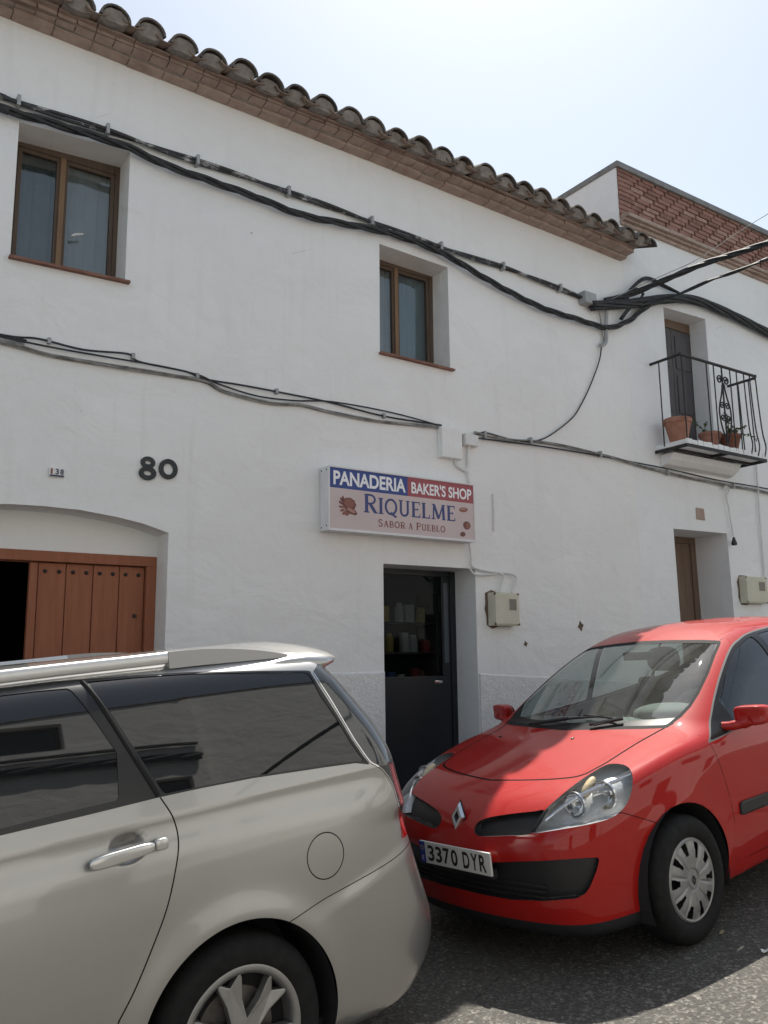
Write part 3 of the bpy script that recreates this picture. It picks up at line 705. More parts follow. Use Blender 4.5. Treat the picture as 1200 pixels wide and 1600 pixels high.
# next house up the street, a little lower, closes the corner
def plain_house(name, label, x0, x1, y0, y1, ztop, zbot, openings, front_y, m, sgn):
    root = thing(name, label, 'house', ((x0+x1)/2, front_y, gz((x0+x1)/2, front_y)))
    mb = MB(); wall_sheet(mb, [(x0, zbot), (x1, zbot), (x1, ztop), (x0, ztop)], [o for o in openings], front_y, [0]*len(openings), step=0.6)
    yb = y1 if sgn > 0 else y0
    mb.add([(x0, front_y, zbot), (x0, yb, zbot), (x0, yb, ztop), (x0, front_y, ztop)], [(0, 1, 2, 3)])
    mb.add([(x1, front_y, zbot), (x1, yb, zbot), (x1, yb, ztop), (x1, front_y, ztop)], [(0, 1, 2, 3)])
    for o in openings:
        for (a, b) in zip(o, o[1:]+o[:1]):
            mb.add([(a[0], front_y, a[1]), (b[0], front_y, b[1]), (b[0], front_y+.18*sgn, b[1]), (a[0], front_y+.18*sgn, a[1])], [(0, 1, 2, 3)])
    mb.build('wall', m, root, smooth=True, fixn=False, angle=50)
    for o in openings:
        xs = [p[0] for p in o]; zs = [p[1] for p in o]; a, b, c, d = min(xs), max(xs), min(zs), max(zs); yy = front_y+.14*sgn
        f = MB()
        for (p, q, u, v) in ((a, a+.06, c, d), (b-.06, b, c, d), (a+.061, b-.061, d-.06, d), (a+.061, b-.061, c, c+.06)): f.box(p, q, yy-.02, yy+.02, u, v)
        wn = f.build('window', M_winwood, root)
        g = MB(); g.box(a+.05, b-.05, yy-.004, yy+.004, c+.05, d-.05); g.build('pane', M_blackgloss, wn)
    r = MB(); zc = ztop
    ye = front_y-.22*sgn
    r.hexa([(x0, min(ye, yb), zc), (x1, min(ye, yb), zc), (x1, max(ye, yb), zc), (x0, max(ye, yb), zc)] +
           [(x0, ye if ye < yb else yb, zc+(.10 if ye < yb else 1.1)), (x1, ye if ye < yb else yb, zc+(.10 if ye < yb else 1.1)), (x1, yb if ye < yb else ye, zc+(1.1 if ye < yb else .10)), (x0, yb if ye < yb else ye, zc+(1.1 if ye < yb else .10))])
    x = x0+.12
    while x < x1:
        r.tube([(x, ye, zc+.11), (x, ye+.9*sgn, zc+.11+.25)], .085, 8); x += 0.26
    r.build('tile_roof', M_tile, root)
    return root
plain_house('neighbour_house', 'low white house beyond the balcony house at the right edge', 10.54, 19, 6, 12, 4.55, -2.0,
            [[(12.2, 2.4), (13.1, 2.4), (13.1, 3.6), (12.2, 3.6)], [(15.2, 2.4), (16.1, 2.4), (16.1, 3.6), (15.2, 3.6)]], 6.0, M_plaster_right, 1)
def ow(x, z, w_=.9, h=1.2): return [(x, z), (x+w_, z), (x+w_, z+h), (x, z+h)]
plain_house('facing_house', 'sunlit white house across the street, seen mirrored in the car windows', -13, 4.6, -9, -3.2, 4.75, -4.0,
            [ow(-3.6, 2.9, .8, .9), ow(0.3, 3.2, .8, .7), ow(1.9, 3.3, .9, .6), ow(3.5, 1.7, .8, .7), ow(-1.9, -1.9, 1.0, 2.1), ow(2.6, -1.6, .95, 2.1), ow(1.2, 1.6, .6, .5)], -3.2, plaster('plaster_facing', (0.85, 0.84, 0.80)), -1)
plain_house('facing_house', 'second sunlit white house across the street to the right, mirrored in the red car', 4.65, 24, -9, -3.5, 5.3, -3.0,
            [ow(7.4, 2.0), ow(10.5, 2.0), ow(13.5, 2.1), ow(8.8, -1.1, 1.0, 2.1), ow(12, -.2)], -3.4, plaster('plaster_facing', (0.85, 0.84, 0.80)), -1)
# ------------------------------------------------------------------ bakery sign (light box)
def letter_strokes():
    """serif capitals as pen strokes in a unit-high box: polylines + width, and serif bars"""
    def arc(cx, cy, rx, ry, a0, a1, n=14): return [(cx+rx*math.cos(R(a0+(a1-a0)*k/n)), cy+ry*math.sin(R(a0+(a1-a0)*k/n))) for k in range(n+1)]
    T = 0.15; t = 0.075; L = {}
    sv = lambda x, y, w_: ([(x-w_, y), (x+w_, y)], 0.06)
    L['R'] = (.72, [([(.16, 0), (.16, 1)], T), ([(.16, .97)]+arc(.36, .735, .24, .235, 90, -90)+[(.16, .5)], .10), ([(.34, .5), (.62, .03)], T), sv(.16, .03, .15), sv(.16, .97, .13), sv(.64, .03, .10)])
    L['I'] = (.34, [([(.17, 0), (.17, 1)], T), sv(.17, .03, .15), sv(.17, .97, .15)])
    L['Q'] = (.82, [(arc(.41, .5, .33, .46, 0, 360, 28), .12), ([(.40, .16), (.52, .02), (.74, -.13)], .12)])
    L['U'] = (.76, [([(.16, .98), (.16, .32)]+arc(.38, .30, .22, .27, 180, 360)+[(.60, .98)], .12), sv(.16, .97, .14), sv(.60, .97, .13)])
    L['E'] = (.62, [([(.16, 0), (.16, 1)], T), ([(.10, .965), (.56, .965)], .07), ([(.16, .51), (.44, .51)], .07), ([(.10, .035), (.58, .035)], .07), ([(.55, .99), (.55, .80)], .05), ([(.57, .01), (.57, .22)], .05), ([(.44, .60), (.44, .42)], .045), sv(.10, .03, .07), sv(.10, .97, .07)])
    L['L'] = (.60, [([(.16, 0), (.16, 1)], T), ([(.10, .035), (.55, .035)], .07), ([(.54, .01), (.54, .24)], .05), sv(.16, .97, .14), sv(.10, .03, .07)])
    L['M'] = (.98, [([(.14, 0), (.18, 1)], .085), ([(.18, .98), (.49, .06)], T), ([(.49, .06), (.80, .98)], .085), ([(.80, 1), (.84, 0)], T), sv(.14, .03, .12), sv(.84, .03, .12), sv(.13, .97, .08), sv(.86, .97, .08)])
    L['S'] = (.58, [(arc(.29, .73, .20, .23, 20, 250, 14)+arc(.29, .27, .21, .24, 70, -160, 14)[0:], .115), ([(.48, .98), (.48, .74)], .045), ([(.09, .02), (.09, .27)], .045)])
    L['A'] = (.72, [([(.12, 0), (.36, 1)], .075), ([(.36, 1), (.60, 0)], .14), ([(.20, .34), (.52, .34)], .065), sv(.12, .03, .10), sv(.60, .03, .11)])
    L['B'] = (.66, [([(.16, 0), (.16, 1)], T), ([(.16, .97)]+arc(.34, .745, .20, .225, 90, -90)+[(.16, .52)], .10), ([(.16, .52)]+arc(.36, .275, .23, .245, 90, -90)+[(.16, .03)], .10), sv(.10, .97, .07), sv(.10, .03, .07)])
    L['O'] = (.80, [(arc(.40, .5, .32, .46, 0, 360, 28), .125)])
    L['P'] = (.64, [([(.16, 0), (.16, 1)], T), ([(.16, .97)]+arc(.35, .72, .23, .25, 90, -90)+[(.16, .47)], .10), sv(.16, .03, .14), sv(.10, .97, .07)])
    return L
LET = letter_strokes()
def stroke(mb, pts, wd, o, ex, ey, ez, sx, sy, lift):
    n = len(pts); P = np.array(pts, float); closed = np.linalg.norm(P[0]-P[-1]) < 1e-6
    Lf, Rt = [], []
    for i in range(n):
        a = P[i-1] if i > 0 else (P[-2] if closed else P[0]); b = P[i+1] if i < n-1 else (P[1] if closed else P[-1])
        t = b-a; t /= np.linalg.norm(t)+1e-9; nn = np.array([-t[1], t[0]])
        Lf.append(P[i]+nn*wd/2); Rt.append(P[i]-nn*wd/2)
    vs = [np.array(o)+q[0]*sx*np.array(ex)+q[1]*sy*np.array(ey)+lift*np.array(ez) for q in Lf+Rt]
    mb.add(vs, [(i, n+i, n+i+1, i+1) for i in range(n-1)])
def serif_text(mb, txt, o, ex, ey, ez, width, h, big=None, lift=0.0015, gap=0.05):
    adv = [LET[c][0]+gap if c in LET else 0.34 for c in txt]; hs = [h*(1.14 if (big and i in big) else 1.0) for i in range(len(txt))]
    tot = sum(a*hh for a, hh in zip(adv, hs)); k = width/tot; x = 0.0
    for i, (c, a, hh) in enumerate(zip(txt, adv, hs)):
        if c in LET:
            for j, (pts, wd) in enumerate(LET[c][1]):
                stroke(mb, pts, wd*1.12, np.array(o)+np.array(ex)*x, ex, ey, ez, hh*k, hh, lift+0.0001*((i*7+j) % 9))
        x += a*hh*k
def sign():
    fr = W(513, 727, 6.0)
    YF = 5.86
    x0, x1, z0, z1 = 3.44, 4.955, 1.055, 1.575
    a = W(513, 727, YF); b = W(742, 846, YF); c = W(740, 757, YF); d = W(513, 829, YF)
    x0, x1 = float((a[0]+d[0])/2), float((b[0]+c[0])/2); z1 = float((a[2]+c[2])/2); z0 = float((b[2]+d[2])/2)
    H = z1-z0; Wd = x1-x0
    root = thing('bakery_sign', 'light box sign above the shop doorway reading PANADERIA, BAKER\'S SHOP, RIQUELME', 'shop sign', ((x0+x1)/2, 5.999, (z0+z1)/2))
    M_box = noisy('sign_box_white', (0.70, 0.70, 0.70), (0.78, 0.78, 0.78), 6, 0.45, 0.05)
    m = MB(); m.box(x0, x1, YF, 5.998, z0, z1); m.build('housing', M_box, root, bevel=0.006)
    r = MB(); t = 0.018
    r.box(x0-.002, x1+.002, YF-.008, YF-.001, z0-.002, z0+t); r.box(x0-.002, x1+.002, YF-.008, YF-.001, z1-t*.6, z1+.002)
    r.box(x0-.002, x0+t*.6, YF-.008, YF-.001, z0+t+.001, z1-t*.6-.001); r.box(x1-t*.5, x1+.002, YF-.008, YF-.001, z0+t+.001, z1-t*.6-.001)
    r.build('frame', M_box, root, bevel=0.002)
    for (yy, zz) in ((5.89, z0+.04), (5.97, z0+.03), (5.97, z1-.03), (5.89, z1-.03)):
        s = MB(); s.lathe([(0, -.004), (.006, -.003), (.007, 0)], (x0, yy, zz), 'X', 8); s.build('screw', M_iron, root, smooth=True)
    y = YF-.002
    ex, ey, ez = (1, 0, 0), (0, 0, 1), (0, -1, 0)
    zi0, zi1 = z0+t+.001, z1-t*.6-.001; xi0, xi1 = x0+t*.6+.001, x1-t*.5-.001; zm = zi0+(zi1-zi0)*0.665; xm = xi0+(xi1-xi0)*0.515
    def panel(nm, u0, u1, v0, v1, mm):
        p = MB(); p.add([(u0, y, v0), (u1, y, v0), (u1, y, v1), (u0, y, v1)], [(0, 1, 2, 3)]); return p.build(nm, mm, root)
    panel('blue_panel', xi0, xm, zm, zi1, noisy('sign_blue', (0.045, 0.075, 0.25), (0.055, 0.09, 0.28), 4, 0.4, 0.02))
    panel('red_panel', xm, xi1, zm, zi1, noisy('sign_red', (0.34, 0.085, 0.10), (0.38, 0.10, 0.115), 4, 0.4, 0.02))
    panel('pink_panel', xi0, xi1, zi0, zm, noisy('sign_pink', (0.58, 0.48, 0.475), (0.63, 0.53, 0.52), 3, 0.4, 0.02))
    hh = zi1-zm; wl_ = xm-xi0; wr_ = xi1-xm
    M_wl = mat('sign_white_letters', (0.86, 0.86, 0.88), 0.5)
    q = MB(); fit_text(q, 'PANADERIA', (xi0+.035, y, zm+hh*.16), ex, ey, ez, wl_-.055, hh*.70, 0.030, 0.001); q.build('lettering', M_wl, root)
    q = MB(); fit_text(q, "BAKER'S SHOP", (xm+.04, y, zm+hh*.17), ex, ey, ez, wr_-.06, hh*.62, 0.026, 0.001); q.build('lettering', M_wl, root)
    hp = zm-zi0; Wp = xi1-xi0
    q = MB(); serif_text(q, 'RIQUELME', (xi0+Wp*.215, y, zi0+hp*.46), ex, ey, ez, Wp*.65, hp*.41, (0,), 0.001); q.build('lettering', mat('sign_navy', (0.04, 0.06, 0.19), 0.5), root)
    for wd_, u_, w_ in (('SABOR', .31, .188), ('A', .516, .034), ('PUEBLO', .57, .215)):
        q = MB(); serif_text(q, wd_, (xi0+Wp*u_, y, zi0+hp*.135), ex, ey, ez, Wp*w_, hp*.165, (0,) if wd_ != 'A' else None, 0.001, 0.09); q.build('lettering', mat('sign_brown', (0.22, 0.06, 0.055), 0.5), root)
    # printed bread: loaf with ears of wheat on the left, rolls on the right
    def blob(cx, cz, rx, rz, rot, mm, nm, lift, jag=0.06, n=22):
        p = MB(); pts = []
        for k in range(n):
            a_ = k*2*math.pi/n; rr = 1+jag*math.sin(k*2.7+cx*31)
            u, v = rx*rr*math.cos(a_), rz*rr*math.sin(a_)
            pts.append((cx+u*math.cos(rot)-v*math.sin(rot), y-lift, cz+u*math.sin(rot)+v*math.cos(rot)))
        p.add(pts, [tuple(range(n))]); return p.build(nm, mm, root, fixn=False)
    B1 = mat('print_brown', (0.16, 0.055, 0.045), .5); B2 = mat('print_brown_mid', (0.26, 0.10, 0.075), .5); B3 = mat('print_tan', (0.42, 0.22, 0.17), .5); B4 = mat('print_cream', (0.62, 0.52, 0.50), .5)
    cx, cz = xi0+Wp*.115, zi0+hp*.56
    blob(cx+.012, cz+.02, .066, .056, -.2, B1, 'printed_bread', .0010)
    blob(cx+.01, cz+.030, .050, .036, -.2, B2, 'printed_bread', .0014)
    blob(cx+.03, cz-.035, .062, .026, -.35, B1, 'printed_bread', .0012); blob(cx+.03, cz-.030, .045, .014, -.35, B3, 'printed_bread', .0018)
    blob(cx-.01, cz-.055, .030, .022, .4, B2, 'printed_bread', .0011)
    for (u, v, ro) in ((-.060, .050, 2.3), (-.068, .025, 2.6), (-.066, -.008, 3.0), (-.055, -.035, 3.5), (-.045, .062, 2.0), (-.040, -.055, 3.9)):
        blob(cx+u, cz+v, .026, .011, ro, B1 if v > 0 else B2, 'printed_wheat', .0016, .10)
    cx = xi1-Wp*.075
    blob(cx-.005, zi0+hp*.80, .052, .022, .12, B2, 'printed_bread', .0010, .03); blob(cx-.005, zi0+hp*.82, .036, .009, .12, B3, 'printed_bread', .0014, .03)
    blob(cx+.055, zi0+hp*.62, .036, .012, .05, B4, 'printed_bread', .0010, .03)
    blob(cx+.03, zi0+hp*.38, .044, .038, .0, B1, 'printed_bread', .0010, .05); blob(cx+.045, zi0+hp*.37, .026, .030, .1, B2, 'printed_bread', .0014, .05)
    blob(cx-.02, zi0+hp*.13, .032, .022, .2, B1, 'printed_bread', .0010, .05)
    return root
sign()

# ------------------------------------------------------------------ house numbers
def house_number():
    c8 = W(231, 731, 5.99); c0 = W(263, 733, 5.99)
    root = thing('house_number', 'large dark grey numerals 80 fixed on the white wall', 'house number', tuple(W(247, 732, 6.0)))
    def ring(m, cx, cz, ro_x, ro_z, wd, df=0.0):
        n = 36; vs = []
        for k in range(n):
            a = k*2*math.pi/n; c, s = math.cos(a), math.sin(a)
            for (rx, rz) in ((ro_x, ro_z), (ro_x-wd, ro_z-wd)):
                for yy in (5.985-df, 5.998): vs.append((cx+rx*c, yy, cz+rz*s))
        fs = []
        for k in range(n):
            a, b = 4*k, 4*((k+1) % n)
            fs += [(a, b, b+2, a+2), (a, a+1, b+1, b), (a+2, b+2, b+3, a+3)]
        m.add(vs, fs)
    m = MB(); ring(m, c8[0], c8[2]+.040, .054, .045, .031); ring(m, c8[0]-.0, c8[2]-.040, .064, .052, .034, .0015); m.build('numeral', M_numgrey, root)
    m = MB(); ring(m, c0[0], c0[2], .072, .077, .034); m.build('numeral', M_numgrey, root)
    p = thing('number_plaque', 'small white ceramic plaque with the figures 138', 'number plaque', tuple(W(89, 737, 6.0)))
    q = WP([(77, 730), (102, 731), (101, 747), (78, 746)], 5.985); x0, x1, z0, z1 = q[0][0], q[1][0], q[2][1], q[0][1]
    m = MB(); m.box(x0, x1, 5.985, 5.998, z0, z1); m.build('tile', noisy('ceramic_white', (0.74, 0.73, 0.72), (0.8, 0.79, 0.78), 20, 0.3, 0.05), p, bevel=0.002)
    M_ink = mat('plaque_ink', (0.03, 0.035, 0.07), .5); M_ink2 = mat('plaque_ink_brown', (0.22, 0.07, 0.06), .5)
    for i, (ch, mm) in enumerate((('1', M_ink2), ('3', M_ink), ('8', M_ink))):
        t = MB(); fit_text(t, ch, (x0+(x1-x0)*(.10+.30*i), 5.985, z0+(z1-z0)*.30), (1, 0, 0), (0, 0, 1), (0, -1, 0), (x1-x0)*(.12 if ch == '1' else .22), (z1-z0)*.62, .03, .001); t.build('figure', mm, p)
    t = MB(); t.box(x0+.006, x1-.006, 5.983, 5.9845, z0+.004, z0+.016); t.build('border_line', M_ink, p)
house_number()

# ------------------------------------------------------------------ meters, boxes, pipes
def meter_box(name, label, quad, conduit=None):
    q = WP(quad, 5.90); x0, x1 = q[0][0], q[1][0]; z1 = (q[0][1]+q[1][1])/2; z0 = (q[2][1]+q[3][1])/2
    root = thing(name, label, 'meter box', ((x0+x1)/2, 5.998, (z0+z1)/2))
    m = MB(); m.box(x0, x1, 5.912, 5.998, z0, z1); m.build('housing', M_cream, root, bevel=0.008)
    m = MB(); m.box(x0+.012, x1-.012, 5.902, 5.911, z0+.014, z1-.014); door = m.build('door', M_cream, root, bevel=0.004)
    wx = x1-x0; wz = z1-z0
    m = MB(); m.box(x0+wx*.52, x1-wx*.10, 5.8985, 5.9015, z1-wz*.56, z1-wz*.16); win = m.build('meter_window', M_cream, door, bevel=0.001)
    m = MB(); m.box(x0+wx*.57, x1-wx*.15, 5.897, 5.8983, z1-wz*.53, z1-wz*.19); m.build('pane', noisy('meter_glass', (0.16, 0.15, 0.12), (0.24, 0.22, 0.18), 20, 0.3, 0.0), win)
    for (u, v) in ((.05, .05), (.95, .05), (.05, .95), (.95, .95)):
        s = MB(); s.lathe([(0, -.010), (.012, -.008), (.015, 0)], (x0+wx*u, 5.911, z0+wz*v), 'Y', 8); s.build('latch', M_brown, root, smooth=True)
    g = MB()                                               # broken plaster around the box
    n = 18; pts = []
    for k in range(n):
        a = k*2*math.pi/n; c, s = math.cos(a), math.sin(a); k2 = max(abs(c)/(wx/2), abs(s)/(wz/2))
        rr = 1/k2+(.028 if c < -.3 else .006)*random.uniform(.3, 1.3)
        pts.append(((x0+x1)/2+rr*c-.004, 5.994, (z0+z1)/2+rr*s))
    g.plate(pts, (0, .004, 0)); g.build('plaster_edge', M_brown, root)
    return root
meter_box('meter_box', 'cream electricity meter box to the right of the shop doorway', [(772, 925), (812, 927), (812, 978), (773, 977)])
meter_box('meter_box', 'cream electricity meter box beside the recessed street door of the balcony house', [(1165, 900), (1199, 902), (1200, 943), (1168, 942)])

def jbox(name, label, quad, depth, m, lid=True, group=None):
    Y = 6.0-depth; q = WP(quad, Y); x0, x1 = q[0][0], q[1][0]; z1 = (q[0][1]+q[1][1])/2; z0 = (q[2][1]+q[3][1])/2
    b = MB(); b.box(x0, x1, Y+.008, 5.998, z0, z1)
    root = thing(name, label, 'junction box', ((x0+x1)/2, 5.998, (z0+z1)/2), group)
    b.build('housing', m, root, bevel=0.006)
    l = MB(); l.box(x0+.004, x1-.004, Y, Y+.007, z0+.004, z1-.004); l.build('lid', m, root, bevel=0.003)
    return root
jbox('junction_box', 'large white junction box on the wall above the bakery sign', [(690, 666), (722, 670), (722, 717), (690, 714)], 0.07, M_plaster)
jbox('junction_box', 'small white junction box with black cable glands right of the larger white one', [(727, 677), (748, 679), (748, 697), (727, 695)], 0.07, M_whiteplastic)
jbox('junction_box', 'small grey junction box under the end of the tiled eave', [(914, 455), (932, 457), (932, 475), (914, 473)], 0.10, M_greyplastic)

def pipe(name, label, cat, pts, Y, r, m, n=7, sm=4, group=None):
    P = [W(x, y, Y if not hasattr(Y, '__len__') else Y[i]) for i, (x, y) in enumerate(pts)]
    b = MB(); b.tube(spline(P, sm), r, n); o = b.build(name, m, smooth=True, origin=tuple(P[0]))
    return tag(o, label, cat, group)
pipe('conduit', 'grey conduit pipe bent at its foot, hanging from the cable junction under the eave', 'pipe', [(948, 478), (947, 505), (947, 532), (942, 539), (938, 540)], 5.95, .022, M_greyplastic)
pipe('conduit', 'thin white conduit looping under the large white junction box', 'pipe', [(712, 716), (713, 726), (722, 733), (730, 737), (732, 745), (734, 757)], 5.975, .012, M_whiteplastic)
pipe('conduit', 'thin white conduit dropping from the small white junction box', 'pipe', [(733, 697), (731, 712), (731, 728), (724, 733)], 5.975, .012, M_whiteplastic)
pipe('conduit', 'white conduit from below the sign to the meter box beside the shop door', 'pipe', [(733, 848), (736, 870), (737, 884), (750, 890), (772, 894), (795, 896), (805, 900), (806, 908), (802, 918), (800, 926)], 5.965, .011, M_whiteplastic)
pipe('conduit', 'short white pipe dropping into the meter box beside the shop door', 'pipe', [(778, 895), (786, 898), (785, 908), (782, 918), (781, 925)], 5.96, .010, M_whiteplastic)
pipe('conduit', 'thin white pipe along the lintel of the shop doorway', 'pipe', [(733, 888), (742, 897), (760, 898), (778, 896)], 5.97, .010, M_whiteplastic)
pipe('conduit', 'narrow painted conduit left on the wall right of the bakery sign', 'pipe', [(770, 772), (771, 776), (772, 800), (772, 830)], 5.985, .009, M_plinth)
pipe('conduit', 'white conduit with a looped top hanging above the street door', 'pipe', [(1130, 766), (1134, 760), (1139, 766), (1135, 775), (1138, 790), (1142, 815), (1146, 838)], 5.965, .011, M_whiteplastic)
pipe('conduit', 'thin white conduit running down the wall to the right meter box', 'pipe', [(1180, 700), (1184, 760), (1189, 830), (1195, 905)], 5.97, .011, M_whiteplastic)
b = MB(); c = W(1147, 846, 5.93); b.lathe([(0, -.05), (.03, -.045), (.035, -.02), (.02, .02), (.012, .05), (0, .055)], tuple(c), 'Z', 14)
tag(b.build('door_bell', M_black, smooth=True, origin=tuple(c)), 'small black bell hanging at the corner of the street door recess', 'bell')

# ------------------------------------------------------------------ cables
def twist(b, P, r, k, R_, turns_per_m, n=6, ph=0.0):
    """k strands wound round the path P"""
    P = np.array(P); d = np.concatenate([[0], np.cumsum(np.linalg.norm(np.diff(P, axis=0), axis=1))])
    m = max(12, int(d[-1]/0.035)); dd = np.linspace(0, d[-1], m); Q = np.stack([np.interp(dd, d, P[:, i]) for i in range(3)], 1)
    for j in range(k):
        pts = []
        for i in range(m):
            t = Q[min(i+1, m-1)]-Q[max(i-1, 0)]; t /= np.linalg.norm(t)+1e-9
            e1 = np.cross(t, (0, 0, 1)); e1 /= np.linalg.norm(e1); e2 = np.cross(t, e1)
            a = ph+2*math.pi*(dd[i]*turns_per_m+j/k); pts.append(Q[i]+R_*(math.cos(a)*e1+math.sin(a)*e2))
        b.tube(pts, r, n)
def cable(name, label, pts, Y, r, m, strands=1, R_=0.0, tw=0.8, group=None, clips=0, jitter=0.0):
    Ys = Y if hasattr(Y, '__len__') else [Y]*len(pts)
    P = [W(x, y, yy) for (x, y), yy in zip(pts, Ys)]
    if jitter: P = [p+np.array([0, 0, random.uniform(-jitter, jitter)]) for p in P]
    if pts[0][0] < 0: u = P[0]-P[1]; P = [P[0]+u/np.linalg.norm(u)*9]+P           # runs on beyond the frame
    if pts[-1][0] > 1210: u = P[-1]-P[-2]; P = P+[P[-1]+u/np.linalg.norm(u)*7]
    S = spline(P, 8); root = thing(name, label, 'cable', tuple(P[0]), group)
    b = MB()
    if strands > 1: twist(b, S, r, strands, R_, tw)
    else: b.tube(S, r, 6)
    b.build('cable_run', m, root, smooth=True)
    for k in range(clips):
        q = S[int((k+.5)*len(S)/clips)]; c = MB(); yy = q[1]
        c.box(q[0]-.012, q[0]+.012, yy-r-R_-.006, 5.998, q[2]-r-R_-.010, q[2]+r+R_+.016); c.build('clip', M_greyplastic, root)
    return root
UP = [(0, 150), (75, 175), (180, 208), (270, 240), (370, 272), (450, 300), (530, 328), (608, 357), (680, 383), (740, 403), (800, 422), (860, 445), (915, 468)]
cable('wall_cable', 'whitewash spattered cable clipped in a straight run above both upper windows', [(-250, 62)]+UP, 5.965, .0135, M_cablew, 2, .014, 0.5, clips=9)
LOW = [(0, 168), (60, 186), (130, 207), (200, 230), (260, 258), (330, 283), (400, 308), (470, 335), (540, 350), (600, 362), (650, 378), (700, 400), (750, 430), (800, 458), (850, 482), (900, 498), (950, 512), (985, 500), (1004, 484), (1030, 471), (1060, 466)]
cable('wall_cable', 'thick twisted black cable sagging below the clipped run between the upper windows', [(-250, 82)]+LOW, 5.935, .0155, M_cable, 3, .017, 1.1)
cable('wall_cable', 'heavy black cable bundle along the balcony house above its balcony door', [(925, 478), (955, 476), (990, 474), (1030, 468), (1080, 468), (1130, 486), (1200, 520), (1300, 570), (1420, 632)], 5.92, .021, M_cable, 6, .036, 0.35)
cable('wall_cable', 'thin black cable looped above the heavy bundle on the balcony house', [(985, 452), (1003, 437), (1016, 436), (1040, 448), (1080, 466), (1120, 480), (1160, 500), (1240, 540)], 5.95, .013, M_cable, 2, .012, .6)
cable('wall_cable', 'short black cable tail curling below the junction under the eave end', [(945, 470), (975, 478), (982, 470), (979, 460), (990, 452), (1002, 455), (1004, 462), (990, 475), (978, 488), (970, 499)], 5.91, .012, M_cable, 2, .011, .6)
cable('overhead_cable', 'thick twisted overhead cable leaving the junction and crossing the sky to the right', [(945, 470), (985, 460), (1040, 437), (1100, 412), (1150, 396), (1200, 379), (1300, 342), (1400, 312)], [5.93, 5.9, 5.6, 5.2, 4.85, 4.5, 3.8, 3.1], .0145, M_cable, 4, .020, 1.0)
cable('overhead_cable', 'thinner overhead cable sloping up to the right below the thick twisted one', [(1000, 478), (1030, 468), (1062, 459), (1110, 438), (1150, 424), (1200, 404), (1300, 366)], [5.9, 5.8, 5.6, 5.3, 5.0, 4.7, 4.1], .0115, M_cable, 2, .009, 1.2)
cable('overhead_cable', 'hair thin wire rising from the cable junction towards the brick parapet', [(955, 468), (1000, 446), (1050, 424), (1090, 405), (1150, 365), (1200, 334), (1260, 296)], [5.9, 5.75, 5.6, 5.45, 5.2, 5.0, 4.8], .004, M_cablegrey)
LB = 'thin black telephone wires strung across the wall at first floor level left of the white junction box'
cable('wall_wire', 'topmost black wire of the lower run, bulging upward left of centre', [(-200, 478), (0, 522), (60, 529), (130, 546), (200, 553), (218, 566), (290, 581), (320, 592), (380, 602), (450, 615), (520, 630), (600, 650), (690, 664)], 5.975, .0075, M_cable, group=LB, clips=6, jitter=.004)
cable('wall_wire', 'grey and black wire of the lower run, sagging lowest towards the junction box', [(-200, 498), (0, 534), (80, 555), (170, 571), (250, 583), (320, 596), (350, 612), (420, 629), (470, 633), (520, 645), (600, 659), (690, 668)], 5.98, .0065, M_cablegrey, 3, .010, .35, group=LB)
cable('wall_wire', 'black wire of the lower run crossing the other two near the middle', [(-200, 480), (0, 526), (90, 544), (160, 557), (250, 572), (310, 586), (340, 600), (400, 618), (460, 626), (520, 628), (610, 644), (690, 666)], 5.972, .0065, M_cable, group=LB, jitter=.004)
cable('wall_wire', 'paired wires running right from the small junction box below the iron balcony', [(742, 676), (760, 680), (800, 688), (840, 690), (900, 701), (960, 716), (1020, 733), (1080, 747), (1130, 757), (1200, 770), (1300, 795)], 5.972, .0075, M_cablegrey, 3, .010, .4, clips=6)
cable('wall_wire', 'black wire along the right house passing just beneath the balcony slab', [(742, 684), (790, 690), (850, 698), (930, 711), (1000, 724), (1060, 736), (1120, 750), (1190, 762), (1280, 780)], 5.968, .0075, M_cable)
cable('wall_wire', 'single black wire drooping from the conduit foot down to the small junction box', [(940, 540), (936, 565), (922, 603), (908, 632), (895, 652), (870, 673), (845, 687), (815, 690), (785, 683), (757, 676), (742, 681)], 5.97, .0075, M_cable)
cable('wall_wire', 'thin grey wire dropping beside the conduit under the eave junction', [(930, 474), (937, 492), (940, 515), (943, 530), (940, 541)], 5.97, .006, M_cablegrey)

for (nm, lb, z0_, dz_, r_, y_) in (('wall_cable', 'dark cable band along the sunlit house across the street, mirrored in the silver car windows', 2.75, .10, .035, -3.13), ('wall_cable', 'thinner cable above the dark band on the sunlit house across the street', 3.02, .06, .014, -3.15)):
    pts_ = [(x, y_, z0_+dz_*math.sin(x*.9)+.03*x) for x in np.linspace(-12, 4.5, 30)]; b = MB(); twist(b, spline(pts_, 4), r_, 4, r_*1.5, .5); tag(b.build(nm, M_cable, smooth=True, origin=pts_[0]), lb, 'cable')
